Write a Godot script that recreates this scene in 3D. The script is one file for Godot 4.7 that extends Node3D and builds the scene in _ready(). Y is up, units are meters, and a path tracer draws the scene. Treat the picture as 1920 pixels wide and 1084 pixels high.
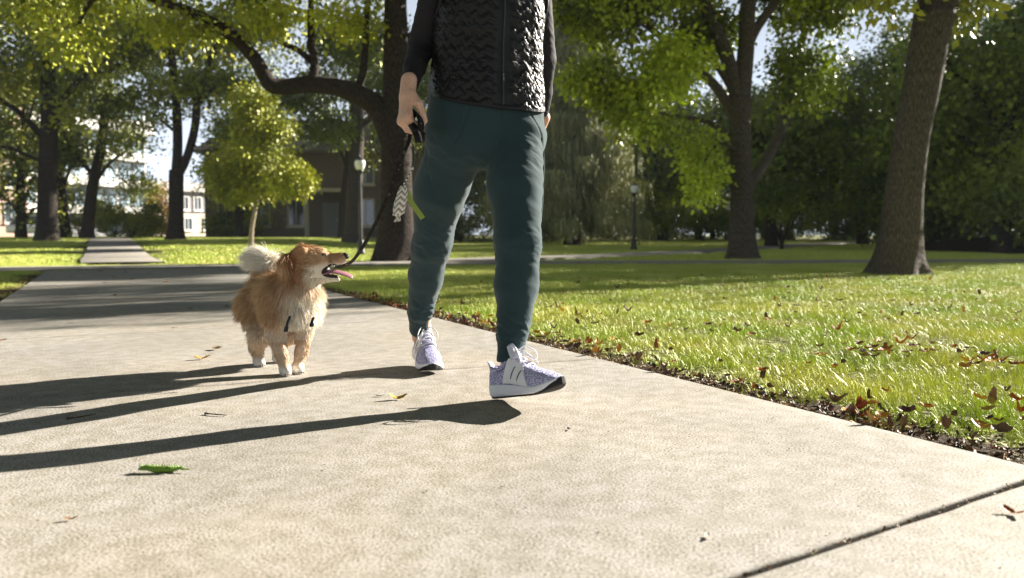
extends Node3D

var taken := {}
var rng := RandomNumberGenerator.new()
var noise := FastNoiseLite.new()

# ---------- small mesh builder ----------
class MB:
	var v := PackedVector3Array()
	var u := PackedVector2Array()
	var c := PackedColorArray()
	var i := PackedInt32Array()
	var col := Color.WHITE
	func vert(p: Vector3, uv := Vector2.ZERO) -> int:
		v.append(p); u.append(uv); c.append(col)
		return v.size() - 1
	func tri(a: int, b: int, d: int) -> void:
		i.append(a); i.append(b); i.append(d)
	func quad(a: Vector3, b: Vector3, d: Vector3, e: Vector3) -> void:
		# corners clockwise seen from the front
		var k := v.size()
		vert(a, Vector2(0, 0)); vert(b, Vector2(1, 0)); vert(d, Vector2(1, 1)); vert(e, Vector2(0, 1))
		tri(k, k + 1, k + 2); tri(k, k + 2, k + 3)
	func box(o: Vector3, s: Vector3, turn := Basis()) -> void:
		var h := s * 0.5
		for ax in 3:
			for sg in [-1.0, 1.0]:
				var n := Vector3.ZERO; n[ax] = sg
				var a := Vector3.ZERO; a[(ax + 1) % 3] = 1.0
				var b := n.cross(a)
				var p: Array[Vector3] = []
				for q in [[-1, -1], [-1, 1], [1, 1], [1, -1]]:
					p.append(o + turn * ((n + a * q[0] + b * q[1]) * h))
				quad(p[0], p[1], p[2], p[3])
	func tube(pts: Array, rad: Array, sides := 8, uvscale := 1.0, cap := true) -> void:
		var n := pts.size()
		var t: Vector3 = (pts[1] - pts[0]).normalized()
		var ax: Vector3 = t.cross(Vector3.UP if absf(t.y) < 0.9 else Vector3.RIGHT).normalized()
		var base := v.size()
		var run := 0.0
		for k in n:
			var tk: Vector3 = (pts[mini(k + 1, n - 1)] - pts[maxi(k - 1, 0)]).normalized()
			ax = (ax - tk * ax.dot(tk)).normalized()
			var by := tk.cross(ax)
			if k > 0: run += (pts[k] - pts[k - 1]).length()
			for j in sides + 1:
				var w := TAU * j / sides
				vert(pts[k] + (ax * cos(w) + by * sin(w)) * rad[k], Vector2(float(j) / sides, run * uvscale))
		for k in n - 1:
			for j in sides:
				var a := base + k * (sides + 1) + j
				tri(a, a + sides + 2, a + 1); tri(a, a + sides + 1, a + sides + 2)
		if cap:
			for e in [0, n - 1]:
				var m := vert(pts[e])
				for j in sides:
					var a: int = base + e * (sides + 1) + j
					if e == 0: tri(m, a, a + 1)
					else: tri(m, a + 1, a)
	func loft(rings: Array, closed := true, cap := true) -> void:
		# rings: arrays of Vector3, all of one length; the winding is set afterwards by outward()
		var n: int = rings[0].size()
		var base := v.size()
		var first := i.size()
		var w := n + (1 if closed else 0)
		for k in rings.size():
			for j in w:
				vert(rings[k][j % n], Vector2(float(j) / (w - 1), float(k) / (rings.size() - 1)))
		for k in rings.size() - 1:
			for j in w - 1:
				var a := base + k * w + j
				tri(a, a + w + 1, a + 1); tri(a, a + w, a + w + 1)
		if cap and closed:
			for e in [0, rings.size() - 1]:
				var mid := Vector3.ZERO
				for q in rings[e]: mid += q / n
				var m := vert(mid)
				for j in n:
					var a: int = base + e * w + j
					if e == 0: tri(m, a, a + 1)
					else: tri(m, a + 1, a)
		if closed: outward(first)
	func outward(first := 0) -> void:
		var mid := Vector3.ZERO
		for k in range(first, i.size()): mid += v[i[k]] / (i.size() - first)
		var vol := 0.0
		for k in range(first, i.size(), 3):
			vol += (v[i[k]] - mid).dot((v[i[k + 1]] - mid).cross(v[i[k + 2]] - mid))
		if vol > 0.0:
			for k in range(first, i.size(), 3):
				var q := i[k + 1]; i[k + 1] = i[k + 2]; i[k + 2] = q
	func normals() -> PackedVector3Array:
		var n := PackedVector3Array(); n.resize(v.size())
		var where := {}
		var key := PackedInt32Array(); key.resize(v.size())
		for k in v.size():
			var q := Vector3i(v[k] * 20000.0)
			if not where.has(q): where[q] = k
			key[k] = where[q]
		for k in range(0, i.size(), 3):
			var f := (v[i[k + 2]] - v[i[k]]).cross(v[i[k + 1]] - v[i[k]])
			for e in 3: n[key[i[k + e]]] += f
		for k in v.size():
			if key[k] != k: n[k] = n[key[k]]
		for k in v.size(): n[k] = n[k].normalized() if n[k].length_squared() > 1e-30 else Vector3.UP
		return n
	func flat_normals() -> PackedVector3Array:
		var n := PackedVector3Array(); n.resize(v.size())
		for k in range(0, i.size(), 3):
			var f := (v[i[k + 2]] - v[i[k]]).cross(v[i[k + 1]] - v[i[k]])
			for e in 3: n[i[k + e]] += f
		for k in v.size(): n[k] = n[k].normalized() if n[k].length_squared() > 1e-30 else Vector3.UP
		return n
	func mesh(smooth := true) -> ArrayMesh:
		var a := []; a.resize(Mesh.ARRAY_MAX)
		a[Mesh.ARRAY_VERTEX] = v
		a[Mesh.ARRAY_NORMAL] = normals() if smooth else flat_normals()
		a[Mesh.ARRAY_TEX_UV] = u
		a[Mesh.ARRAY_COLOR] = c
		a[Mesh.ARRAY_INDEX] = i
		var m := ArrayMesh.new()
		m.add_surface_from_arrays(Mesh.PRIMITIVE_TRIANGLES, a)
		return m

# ---------- smooth union of tapered capsules, meshed as surface nets ----------
func nets(bones: Array, cell: float, k: float, out: MB) -> void:
	var lo := Vector3(1e9, 1e9, 1e9)
	var hi := -lo
	for b in bones:
		var r: float = maxf(b[2], b[3]) * (maxf(1.0, b[5]) if b.size() > 4 else 1.0) + 4.0 * k + 2.0 * cell
		for p in [b[0], b[1]]:
			lo = lo.min(p - Vector3(r, r, r)); hi = hi.max(p + Vector3(r, r, r))
	var dim := Vector3i(((hi - lo) / cell).ceil()) + Vector3i(2, 2, 2)
	var nx := dim.x
	var nxy := dim.x * dim.y
	var f := PackedFloat32Array(); f.resize(nxy * dim.z)
	for b in bones:
		var pa: Vector3 = b[0]
		var pb: Vector3 = b[1]
		var ra: float = b[2]
		var rb: float = b[3]
		var flat: bool = b.size() > 4
		var fx: Vector3 = b[4].normalized() if flat else Vector3.ZERO
		var fs: float = (1.0 / b[5] - 1.0) if flat else 0.0
		var r: float = maxf(ra, rb) * (maxf(1.0, b[5]) if flat else 1.0) + 5.0 * k + cell
		var s := Vector3i(((pa.min(pb) - Vector3(r, r, r) - lo) / cell).floor()).max(Vector3i.ZERO)
		var e := Vector3i(((pa.max(pb) + Vector3(r, r, r) - lo) / cell).ceil()).min(dim - Vector3i.ONE)
		var ab := pb - pa
		var l2 := maxf(ab.length_squared(), 1e-9)
		for z in range(s.z, e.z + 1):
			for y in range(s.y, e.y + 1):
				for x in range(s.x, e.x + 1):
					var p := lo + Vector3(x, y, z) * cell - pa
					var t := clampf(p.dot(ab) / l2, 0.0, 1.0)
					p -= ab * t
					if flat: p += fx * (p.dot(fx) * fs)
					var d := p.length() - ra - (rb - ra) * t
					if d < 5.0 * k: f[x + y * nx + z * nxy] += exp(-d / k)
	for q in f.size(): f[q] = -k * log(f[q] + 1e-3)
	var at := PackedInt32Array(); at.resize(f.size()); at.fill(-1)
	var first := out.i.size()
	for z in dim.z - 1:
		for y in dim.y - 1:
			var row := y * nx + z * nxy
			for x in dim.x - 1:
				var q := row + x
				var neg := int(f[q] < 0) + int(f[q + 1] < 0) + int(f[q + nx] < 0) + int(f[q + nx + 1] < 0) + int(f[q + nxy] < 0) + int(f[q + nxy + 1] < 0) + int(f[q + nxy + nx] < 0) + int(f[q + nxy + nx + 1] < 0)
				if neg == 0 or neg == 8: continue
				var sum := Vector3.ZERO
				var cnt := 0
				for g in 12:
					var ax := g / 4
					var o1 := g & 1
					var o2 := (g >> 1) & 1
					var c0 := Vector3i.ZERO
					c0[(ax + 1) % 3] = o1; c0[(ax + 2) % 3] = o2
					var i0 := q + c0.x + c0.y * nx + c0.z * nxy
					var i1 := i0 + (1 if ax == 0 else (nx if ax == 1 else nxy))
					var va := f[i0]
					var vb := f[i1]
					if (va < 0) == (vb < 0): continue
					var w := Vector3(c0)
					w[ax] += va / (va - vb)
					sum += w; cnt += 1
				at[q] = out.vert(lo + (Vector3(x, y, z) + sum / cnt) * cell)
	for z in range(1, dim.z - 1):
		for y in range(1, dim.y - 1):
			var row := y * nx + z * nxy
			for x in range(1, dim.x - 1):
				var q := row + x
				var va := f[q] < 0
				for ax in 3:
					var q1 := q + (1 if ax == 0 else (nx if ax == 1 else nxy))
					if va == (f[q1] < 0): continue
					var s1 := nx if ax == 0 else (nxy if ax == 1 else 1)
					var s2 := nxy if ax == 0 else (1 if ax == 1 else nx)
					var a := at[q - s1 - s2]
					var b := at[q - s2]
					var c := at[q]
					var d := at[q - s1]
					if a < 0 or b < 0 or c < 0 or d < 0: continue
					if va:
						out.tri(a, c, b); out.tri(a, d, c)
					else:
						out.tri(a, b, c); out.tri(a, c, d)
	out.outward(first)

# ---------- scene tree helpers ----------
func numbered(called: String) -> String:
	var n: int = taken.get(called, 0)
	taken[called] = n + 1
	return called if n == 0 else "%s_%03d" % [called, n]

func tag(o: Node, label: String, category: String, group := "", kind := "") -> Node:
	if label: o.set_meta("label", label)
	if category: o.set_meta("category", category)
	if group: o.set_meta("group", group)
	if kind: o.set_meta("kind", kind)
	return o

func thing(called: String, label: String, category: String, at := Vector3.ZERO, group := "") -> Node3D:
	var o := Node3D.new()
	o.name = numbered(called)
	add_child(o)
	o.position = at
	tag(o, label, category, group)
	return o

func part(m: Mesh, called: String, mat: Material, parent: Node) -> MeshInstance3D:
	var o := MeshInstance3D.new()
	o.name = numbered(called) if parent == self else called
	o.mesh = m
	o.material_override = mat
	parent.add_child(o, true)
	return o

func scatter(m: Mesh, called: String, mat: Material, parent: Node, places: Array, colors: PackedColorArray) -> MultiMeshInstance3D:
	var mm := MultiMesh.new()
	mm.transform_format = MultiMesh.TRANSFORM_3D
	mm.use_colors = true
	mm.mesh = m
	mm.instance_count = places.size()
	for k in places.size():
		mm.set_instance_transform(k, places[k])
		mm.set_instance_color(k, colors[k])
	var o := MultiMeshInstance3D.new()
	o.name = numbered(called) if parent == self else called
	o.multimesh = mm
	o.material_override = mat
	parent.add_child(o, true)
	return o

func lin(r: float, g: float, b: float) -> Color:
	return Color(r, g, b).linear_to_srgb()

func paint(c: Color, rough := 0.8, spec := 0.5) -> StandardMaterial3D:
	var m := StandardMaterial3D.new()
	m.albedo_color = c
	m.roughness = rough
	m.metallic_specular = spec
	return m

func noise_tex(freq: float, octaves: int, size := 512, ramp: Array = [], normal := 0.0, kind := FastNoiseLite.TYPE_SIMPLEX_SMOOTH, sd := 1) -> NoiseTexture2D:
	var n := FastNoiseLite.new()
	n.noise_type = kind
	n.frequency = freq
	n.fractal_octaves = octaves
	n.seed = sd
	var t := NoiseTexture2D.new()
	t.width = size; t.height = size
	t.seamless = true
	t.generate_mipmaps = false
	t.noise = n
	if normal > 0.0:
		t.as_normal_map = true
		t.bump_strength = normal
	if ramp.size():
		var g := Gradient.new()
		var off := PackedFloat32Array()
		var cs := PackedColorArray()
		for r in ramp:
			off.append(r[0]); cs.append(r[1])
		g.offsets = off; g.colors = cs
		t.color_ramp = g
	return t

func grain(m: StandardMaterial3D, tex: Texture2D, scale: Vector3, bump: Texture2D = null, depth := 1.0, world := false) -> StandardMaterial3D:
	m.albedo_texture = tex
	m.uv1_triplanar = true
	m.uv1_world_triplanar = world
	m.uv1_scale = scale
	if bump:
		m.normal_enabled = true
		m.normal_texture = bump
		m.normal_scale = depth
	return m

func rnd(a: float, b: float) -> float:
	return rng.randf_range(a, b)

func sstep(a: float, b: float, x: float) -> float:
	return smoothstep(a, b, x)

func height(x: float, z: float) -> float:
	var d := -z
	var l := 0.39 * sstep(19, 36, d)
	var r := 0.25 * sstep(28, 70, d)
	return lerpf(l, r, sstep(-10, -5, x))

func smooth_path(p: Array, steps := 6) -> Array:
	var cv := Curve3D.new()
	for k in p.size():
		var t: Vector3 = (p[mini(k + 1, p.size() - 1)] - p[maxi(k - 1, 0)]) / 6.0
		cv.add_point(p[k], -t, t)
	var out := []
	for k in p.size() - 1:
		for s in steps: out.append(cv.sample(k, float(s) / steps))
	out.append(p[-1])
	return out

func spread(a: Array, n: int) -> Array:
	# resample a list of numbers to n values
	var out := []
	for k in n:
		var t := float(k) / (n - 1) * (a.size() - 1)
		var i := mini(int(t), a.size() - 2)
		out.append(lerpf(a[i], a[i + 1], t - i))
	return out

# ---------- setting ----------
const ALONG := Vector3(-0.4436, 0, -0.8962)
const ACROSS := Vector3(0.8962, 0, -0.4436)
const EDGE := Vector3(1.228, 0, -1.983)
const PATH_W := 2.76
var mat := {}

func _ready() -> void:
	rng.seed = 7
	noise.seed = 3
	noise.frequency = 1.0
	noise.fractal_octaves = 2
	var cam := Camera3D.new()
	cam.name = "camera"
	var lens := CameraAttributesPhysical.new()
	lens.frustum_focal_length = 34.317
	lens.frustum_focus_distance = 2.95
	lens.frustum_near = 0.05
	lens.frustum_far = 900.0
	lens.exposure_aperture = 3.6
	cam.attributes = lens
	add_child(cam)
	cam.position = Vector3(0, 0.55, 0)
	cam.rotation = Vector3(-atan(102.0 / 1550.0), 0, 0)
	cam.fov = rad_to_deg(2.0 * atan(542.0 / 1550.0))
	cam.near = 0.05
	cam.far = 900.0
	cam.current = true

	var env := Environment.new()
	env.tonemap_mode = Environment.TONE_MAPPER_LINEAR
	env.tonemap_exposure = 4.1
	env.sdfgi_enabled = true
	env.ssao_enabled = true
	env.ssil_enabled = true
	env.fog_enabled = true
	env.fog_density = 0.00035
	env.fog_light_color = Color(0.88, 0.93, 1.0)
	env.background_mode = Environment.BG_SKY
	var sm := ProceduralSkyMaterial.new()
	sm.sky_top_color = lin(0.009, 0.012, 0.019)
	sm.sky_horizon_color = lin(0.31, 0.35, 0.41)
	sm.ground_bottom_color = lin(0.12, 0.11, 0.08)
	sm.ground_horizon_color = lin(0.3, 0.3, 0.27)
	sm.sky_curve = 0.24
	sm.sun_angle_max = 12.0
	var sky := Sky.new()
	sky.sky_material = sm
	env.sky = sky
	var we := WorldEnvironment.new()
	we.name = "world_environment"
	we.environment = env
	add_child(we)

	var sun := DirectionalLight3D.new()
	sun.name = "sun"
	sun.light_energy = 1.6
	sun.light_color = Color(1.0, 0.965, 0.91)
	sun.light_angular_distance = 0.5
	sun.shadow_enabled = true
	add_child(sun)
	var el := deg_to_rad(22.0)
	var az := deg_to_rad(56.0)
	var to_sun := Vector3(sin(az) * cos(el), sin(el), -cos(az) * cos(el))
	sun.look_at_from_position(to_sun * 20.0, Vector3.ZERO)

	make_materials()
	build_ground()
	build_paths()
	build_trees()
	build_far()
	build_grass()
	build_litter()
	build_lamps()
	build_person()
	build_dog()
	build_leash()

func concrete_texture() -> ImageTexture:
	var n := 1024
	var a := FastNoiseLite.new(); a.seed = 11; a.frequency = 0.14; a.fractal_octaves = 2
	var b := FastNoiseLite.new(); b.seed = 12; b.frequency = 0.012; b.fractal_octaves = 4
	var ia := a.get_seamless_image(n, n).get_data()
	var ib := b.get_seamless_image(n, n).get_data()
	var out := PackedByteArray(); out.resize(n * n * 3)
	var sd := 12345
	for k in n * n:
		sd = (sd * 1103515245 + 12345) & 0x7fffffff
		var f := 0.82 + (ia[k] - 128) * 0.0023 + (ib[k] - 128) * 0.0007 + ((sd >> 12) & 255) * 0.0004
		var r := f
		var g := f * 0.985
		var bl := f * (0.95 + (ib[k] - 128) * 0.0002)
		if ia[k] < 50:
			r *= 0.62; g *= 0.59; bl *= 0.56
		elif ia[k] > 212:
			r *= 1.07; g *= 1.07; bl *= 1.08
		out[k * 3] = int(clampf(r, 0, 1) * 255); out[k * 3 + 1] = int(clampf(g, 0, 1) * 255); out[k * 3 + 2] = int(clampf(bl, 0, 1) * 255)
	return ImageTexture.create_from_image(Image.create_from_data(n, n, false, Image.FORMAT_RGB8, out))

func make_materials() -> void:
	var m := paint(lin(0.445, 0.425, 0.40), 0.82, 0.4)
	grain(m, concrete_texture(), Vector3(0.93, 0.93, 0.93), noise_tex(0.17, 3, 1024, [], 2.5, FastNoiseLite.TYPE_SIMPLEX_SMOOTH, 4), 0.26, true)
	m.vertex_color_use_as_albedo = true
	mat.concrete = m
	m = paint(Color.WHITE, 0.95, 0.3)
	grain(m, noise_tex(0.03, 5, 512, [[0.0, lin(0.06, 0.05, 0.025)], [0.4, lin(0.13, 0.13, 0.04)], [0.6, lin(0.2, 0.23, 0.05)], [1.0, lin(0.34, 0.33, 0.12)]]), Vector3(0.35, 0.35, 0.35), noise_tex(0.08, 4, 512, [], 6.0), 1.0, true)
	mat.lawn = m
	m = paint(Color.WHITE, 0.95, 0.2)
	grain(m, noise_tex(0.05, 5, 512, [[0.0, lin(0.02, 0.014, 0.009)], [0.5, lin(0.05, 0.034, 0.02)], [1.0, lin(0.11, 0.08, 0.05)]], 0.0, FastNoiseLite.TYPE_SIMPLEX_SMOOTH, 8), Vector3(1.5, 1.5, 1.5), noise_tex(0.09, 4, 512, [], 8.0), 1.0, true)
	mat.soil = m
	m = paint(Color.WHITE, 0.5, 0.35)
	m.vertex_color_use_as_albedo = true
	m.backlight = Color(1.14, 1.2, 0.66)
	mat.grass = m
	m = paint(Color.WHITE, 0.5, 0.4)
	m.vertex_color_use_as_albedo = true
	m.backlight = Color(1.3, 1.42, 0.62)
	mat.leaf = m
	m = paint(Color.WHITE, 0.7, 0.3)
	m.vertex_color_use_as_albedo = true
	m.backlight = Color(0.5, 0.45, 0.3)
	mat.needle = m
	m = paint(Color.WHITE, 0.6, 0.4)
	m.vertex_color_use_as_albedo = true
	m.backlight = Color(0.7, 0.5, 0.25)
	mat.dry_leaf = m
	var bark_n := noise_tex(0.045, 4, 512, [], 10.0, FastNoiseLite.TYPE_SIMPLEX_SMOOTH, 21)
	m = paint(Color.WHITE, 0.95, 0.25)
	grain(m, noise_tex(0.04, 5, 512, [[0.0, lin(0.022, 0.018, 0.014)], [0.45, lin(0.07, 0.058, 0.046)], [0.7, lin(0.13, 0.11, 0.09)], [1.0, lin(0.2, 0.175, 0.145)]], 0.0, FastNoiseLite.TYPE_SIMPLEX_SMOOTH, 22), Vector3(2.2, 0.45, 2.2), bark_n, 1.4)
	mat.bark = m
	m = paint(Color.WHITE, 0.95, 0.25)
	grain(m, noise_tex(0.04, 5, 512, [[0.0, lin(0.015, 0.012, 0.01)], [0.5, lin(0.045, 0.036, 0.03)], [1.0, lin(0.11, 0.09, 0.075)]], 0.0, FastNoiseLite.TYPE_SIMPLEX_SMOOTH, 23), Vector3(1.6, 0.4, 1.6), bark_n, 1.4)
	mat.dark_bark = m
	m = paint(Color.WHITE, 0.9, 0.3)
	grain(m, noise_tex(0.03, 4, 256, [[0.0, lin(0.2, 0.16, 0.12)], [1.0, lin(0.42, 0.36, 0.28)]], 0.0, FastNoiseLite.TYPE_SIMPLEX_SMOOTH, 24), Vector3(3, 0.8, 3), bark_n, 0.6)
	mat.pale_bark = m

func build_ground() -> void:
	var xs := []
	var zs := []
	var q := -12.0
	while q < 12.0: xs.append(q); q += 0.5
	var st := 0.6
	while q < 420.0: xs.append(q); xs.push_front(-q - 0.3); st *= 1.12; q += st
	xs.sort()
	q = 10.0
	while q > -30.0: zs.append(q); q -= 0.5
	st = 0.6
	while q > -620.0: zs.append(q); st *= 1.1; q -= st
	var mb := MB.new()
	for z in zs:
		for x in xs:
			mb.vert(Vector3(x, height(x, z) - 0.03 + noise.get_noise_2d(x * 0.7, z * 0.7) * 0.012, z))
	var w := xs.size()
	for r in zs.size() - 1:
		for c in w - 1:
			var a := r * w + c
			mb.tri(a, a + w, a + 1); mb.tri(a + 1, a + w, a + w + 1)
	tag(part(mb.mesh(), "lawn", mat.lawn, self), "", "", "", "structure")

func slab_mesh(c: Array, du: float, dv: float, edge: float) -> ArrayMesh:
	# c: four corners, right-near, right-far, left-far, left-near; a tooled, rounded rim and sides
	var mb := MB.new()
	var us := [0.0, 0.006, 0.018]
	var l: float = (c[1] - c[0]).length()
	var k := 1
	var nu := int(l / du)
	for e in range(1, nu): us.append(l * e / nu)
	us.append_array([l - 0.018, l - 0.006, l])
	var vs := [0.0, 0.006, 0.018]
	var wv: float = (c[3] - c[0]).length()
	var nv := int(wv / dv)
	for e in range(1, nv): vs.append(wv * e / nv)
	vs.append_array([wv - 0.018, wv - 0.006, wv])
	var drop := func(x: float, most: float) -> float:
		var d := minf(x, most - x)
		return -edge if d < 0.001 else (-edge * 0.35 if d < 0.01 else 0.0)
	for a in us.size():
		for b in vs.size():
			var p: Vector3 = c[0].lerp(c[1], us[a] / l).lerp(c[3].lerp(c[2], us[a] / l), vs[b] / wv)
			var y: float = minf(drop.call(us[a], l), drop.call(vs[b], wv))
			var t := 1.0 + 0.16 * noise.get_noise_2d(p.x * 1.1, p.z * 1.1) + 0.06 * noise.get_noise_2d(p.x * 4.0 + 50, p.z * 4.0) 
			var warm := 0.04 * noise.get_noise_2d(p.x * 0.8 + 99, p.z * 0.8)
			mb.col = Color(0.93 * t * (1 + warm), 0.93 * t, 0.93 * t * (1 - warm * 1.5))
			y += 0.0006 * noise.get_noise_2d(p.x * 3.0, p.z * 3.0 + 20)
			if absf(y) > edge * 0.3: y -= 0.006 * maxf(0.0, noise.get_noise_2d(p.x * 22.0, p.z * 22.0))
			mb.vert(Vector3(p.x, p.y + y, p.z))
	var w := vs.size()
	for a in us.size() - 1:
		for b in w - 1:
			var o := a * w + b
			mb.tri(o, o + 1, o + w); mb.tri(o + 1, o + w + 1, o + w)
	# sides
	var rim := []
	for b in w: rim.append(b)
	for a in range(1, us.size()): rim.append(a * w + w - 1)
	for b in range(w - 2, -1, -1): rim.append((us.size() - 1) * w + b)
	for a in range(us.size() - 2, 0, -1): rim.append(a * w)
	var base := mb.v.size()
	for e in rim: mb.vert(mb.v[e] + Vector3(0, -0.10, 0))
	for e in rim.size():
		var f: int = (e + 1) % rim.size()
		mb.tri(rim[e], base + e, rim[f]); mb.tri(rim[f], base + e, base + f)
	var up := 0.0
	for e in range(0, 60, 3): up += (mb.v[mb.i[e + 2]] - mb.v[mb.i[e]]).cross(mb.v[mb.i[e + 1]] - mb.v[mb.i[e]]).y
	if up < 0.0:
		for e in range(0, mb.i.size(), 3):
			var t := mb.i[e + 1]; mb.i[e + 1] = mb.i[e + 2]; mb.i[e + 2] = t
	return mb.mesh()

func edge_at(s: float) -> Vector3:
	return EDGE + ALONG * s

func joint(s: float) -> Array:
	# [point on the right edge, point on the left edge] of the joint that crosses at s
	if absf(s + 0.09) < 0.01:
		return [Vector3(1.267, 0, -1.903), Vector3(1.267, 0, -1.903) + Vector3(-0.8344, 0, 0.5512) * 2.8]
	if absf(s - 1.87) < 0.01:
		return [edge_at(s), edge_at(s) + Vector3(-0.9166, 0, 0.40) * 2.79]
	return [edge_at(s), edge_at(s) - ACROSS * PATH_W]

func ribbon(points: Array, width: float, y: float, called: String, lift := true, seam := 0.0) -> void:
	var pts := smooth_path(points, 8)
	var o := Node3D.new()
	o.name = numbered(called)
	add_child(o)
	tag(o, "", "", "", "structure")
	var mb := MB.new()
	var left := []
	var right := []
	var run := [0.0]
	for k in pts.size():
		var t: Vector3 = (pts[mini(k + 1, pts.size() - 1)] - pts[maxi(k - 1, 0)])
		var n := Vector3(-t.z, 0, t.x).normalized() * width * 0.5
		var a: Vector3 = pts[k] + n
		var b: Vector3 = pts[k] - n
		a.y = height(a.x, a.z) + y; b.y = height(b.x, b.z) + y
		left.append(a); right.append(b)
		if k: run.append(run[-1] + (pts[k] - pts[k - 1]).length())
	# one panel for each length of seam
	var k := 0
	while k < pts.size() - 1:
		var e := k + 1
		while e < pts.size() - 1 and run[e] - run[k] < seam: e += 1
		mb = MB.new()
		var g := 0.012 / maxf(run[e] - run[k], 0.1)
		var last := -1
		for q in range(k, e + 1):
			var t := 1.0 + 0.12 * noise.get_noise_2d(left[q].x, left[q].z)
			mb.col = Color(t, t, t) * 0.93
			var la: Vector3 = left[q]
			var ra: Vector3 = right[q]
			if q == k: la = left[k].lerp(left[k + 1], g); ra = right[k].lerp(right[k + 1], g)
			if q == e: la = left[e].lerp(left[e - 1], g); ra = right[e].lerp(right[e - 1], g)
			var h := Vector3(0, 0.09, 0)
			var b := mb.vert(la - h)
			mb.vert(la); mb.vert(la.lerp(ra, 0.5) + Vector3(0, 0.004, 0)); mb.vert(ra); mb.vert(ra - h)
			if last >= 0:
				for s in 4:
					mb.tri(last + s, b + s + 1, last + s + 1); mb.tri(last + s, b + s, b + s + 1)
			last = b
		var up := (mb.v[mb.i[8]] - mb.v[mb.i[6]]).cross(mb.v[mb.i[7]] - mb.v[mb.i[6]]).y
		if up < 0.0:
			for f in range(0, mb.i.size(), 3):
				var sw := mb.i[f + 1]; mb.i[f + 1] = mb.i[f + 2]; mb.i[f + 2] = sw
		part(mb.mesh(), "slab", mat.concrete, o)
		k = e

var cross_pts := [Vector3(-16, 0, -10.6), Vector3(-8.3, 0, -13.4), Vector3(-4, 0, -15.1), Vector3(0, 0, -16.4), Vector3(5, 0, -16.9), Vector3(11, 0, -17.7), Vector3(26, 0, -19.5)]
var bend_pts := [Vector3(-3.4, 0, -15.4), Vector3(-1.3, 0, -17.6), Vector3(0.9, 0, -20.2), Vector3(4.2, 0, -24.5), Vector3(9.4, 0, -32.5), Vector3(15.1, 0, -42), Vector3(24, 0, -53)]
var far_pts := [Vector3(-7.6, 0, -16.2), Vector3(-8.8, 0, -18.5), Vector3(-12.6, 0, -26.2), Vector3(-16.6, 0, -34.2), Vector3(-20.5, 0, -42)]

func build_paths() -> void:
	var o := Node3D.new()
	o.name = "concrete_path"
	add_child(o)
	tag(o, "", "", "", "structure")
	var js := [-6.0, -4.01, -2.05, -0.09, 1.87, 3.83, 5.79, 7.75, 9.71, 11.67, 13.2]
	for k in js.size() - 1:
		var a := joint(js[k])
		var b := joint(js[k + 1])
		var gap := 0.011 if k in [2, 3] else 0.004
		var g1 := 0.008 if js[k] == -0.09 else 0.0065
		var g2 := 0.008 if js[k + 1] == -0.09 else 0.0065
		var up: Vector3 = (b[0] - a[0]).normalized()
		var near: bool = js[k] < 5.0
		part(slab_mesh([a[0] + up * g1, b[0] - up * g2, b[1] - up * g2, a[1] + up * g1], 0.09 if near else 0.25, 0.09 if near else 0.25, 0.009), "slab", mat.concrete, o)
	# earth under the joints and beside the path
	var mb := MB.new()
	var e0 := edge_at(-6.5) + ACROSS * 0.22 + Vector3(0, -0.022, 0)
	var e1 := edge_at(12.4) + ACROSS * 0.22 + Vector3(0, -0.022, 0)
	var n := 160
	for k in n + 1:
		var p := e0.lerp(e1, float(k) / n)
		var w := 0.0 + 0.10 * noise.get_noise_2d(p.z * 1.3, 4.0)
		mb.vert(p + ACROSS * (w - 0.06))
		mb.vert(p - ACROSS * (PATH_W + 0.38 + w))
	for k in n:
		var a := k * 2
		mb.tri(a, a + 1, a + 2); mb.tri(a + 1, a + 3, a + 2)
	if (mb.v[mb.i[2]] - mb.v[0]).cross(mb.v[mb.i[1]] - mb.v[0]).y < 0:
		for e in range(0, mb.i.size(), 3):
			var t := mb.i[e + 1]; mb.i[e + 1] = mb.i[e + 2]; mb.i[e + 2] = t
	tag(part(mb.mesh(), "earth_verge", mat.soil, self), "", "", "", "structure")
	ribbon(cross_pts, 1.55, 0.006, "cross_path", true, 2.0)
	ribbon(bend_pts, 1.7, 0.012, "curved_path", true, 2.4)
	ribbon(far_pts, 1.5, 0.012, "far_path", true, 1.8)

func near_line(p: Vector3, pts: Array, w: float) -> bool:
	for k in pts.size() - 1:
		var a: Vector3 = pts[k]
		var ab: Vector3 = pts[k + 1] - a
		var t := clampf((p - a).dot(ab) / ab.length_squared(), 0, 1)
		if (p - a - ab * t).length() < w: return true
	return false

var _cs := []
func on_path(p: Vector3, more := 0.0) -> bool:
	if _cs.is_empty(): _cs = [smooth_path(cross_pts, 4), smooth_path(bend_pts, 4), smooth_path(far_pts, 4)]
	var r := Vector3(p.x, 0, p.z) - EDGE
	var v := -r.dot(ACROSS)
	var s := r.dot(ALONG)
	if v > -more and v < PATH_W + more and s < 13.3: return true
	if near_line(Vector3(p.x, 0, p.z), _cs[0], 0.78 + more): return true
	if p.z < -15.0 and near_line(Vector3(p.x, 0, p.z), _cs[1], 0.85 + more): return true
	return p.z < -15.0 and near_line(Vector3(p.x, 0, p.z), _cs[2], 0.75 + more)

# ---------- trees ----------
var sprig := []
var needle_sprig: ArrayMesh

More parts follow.
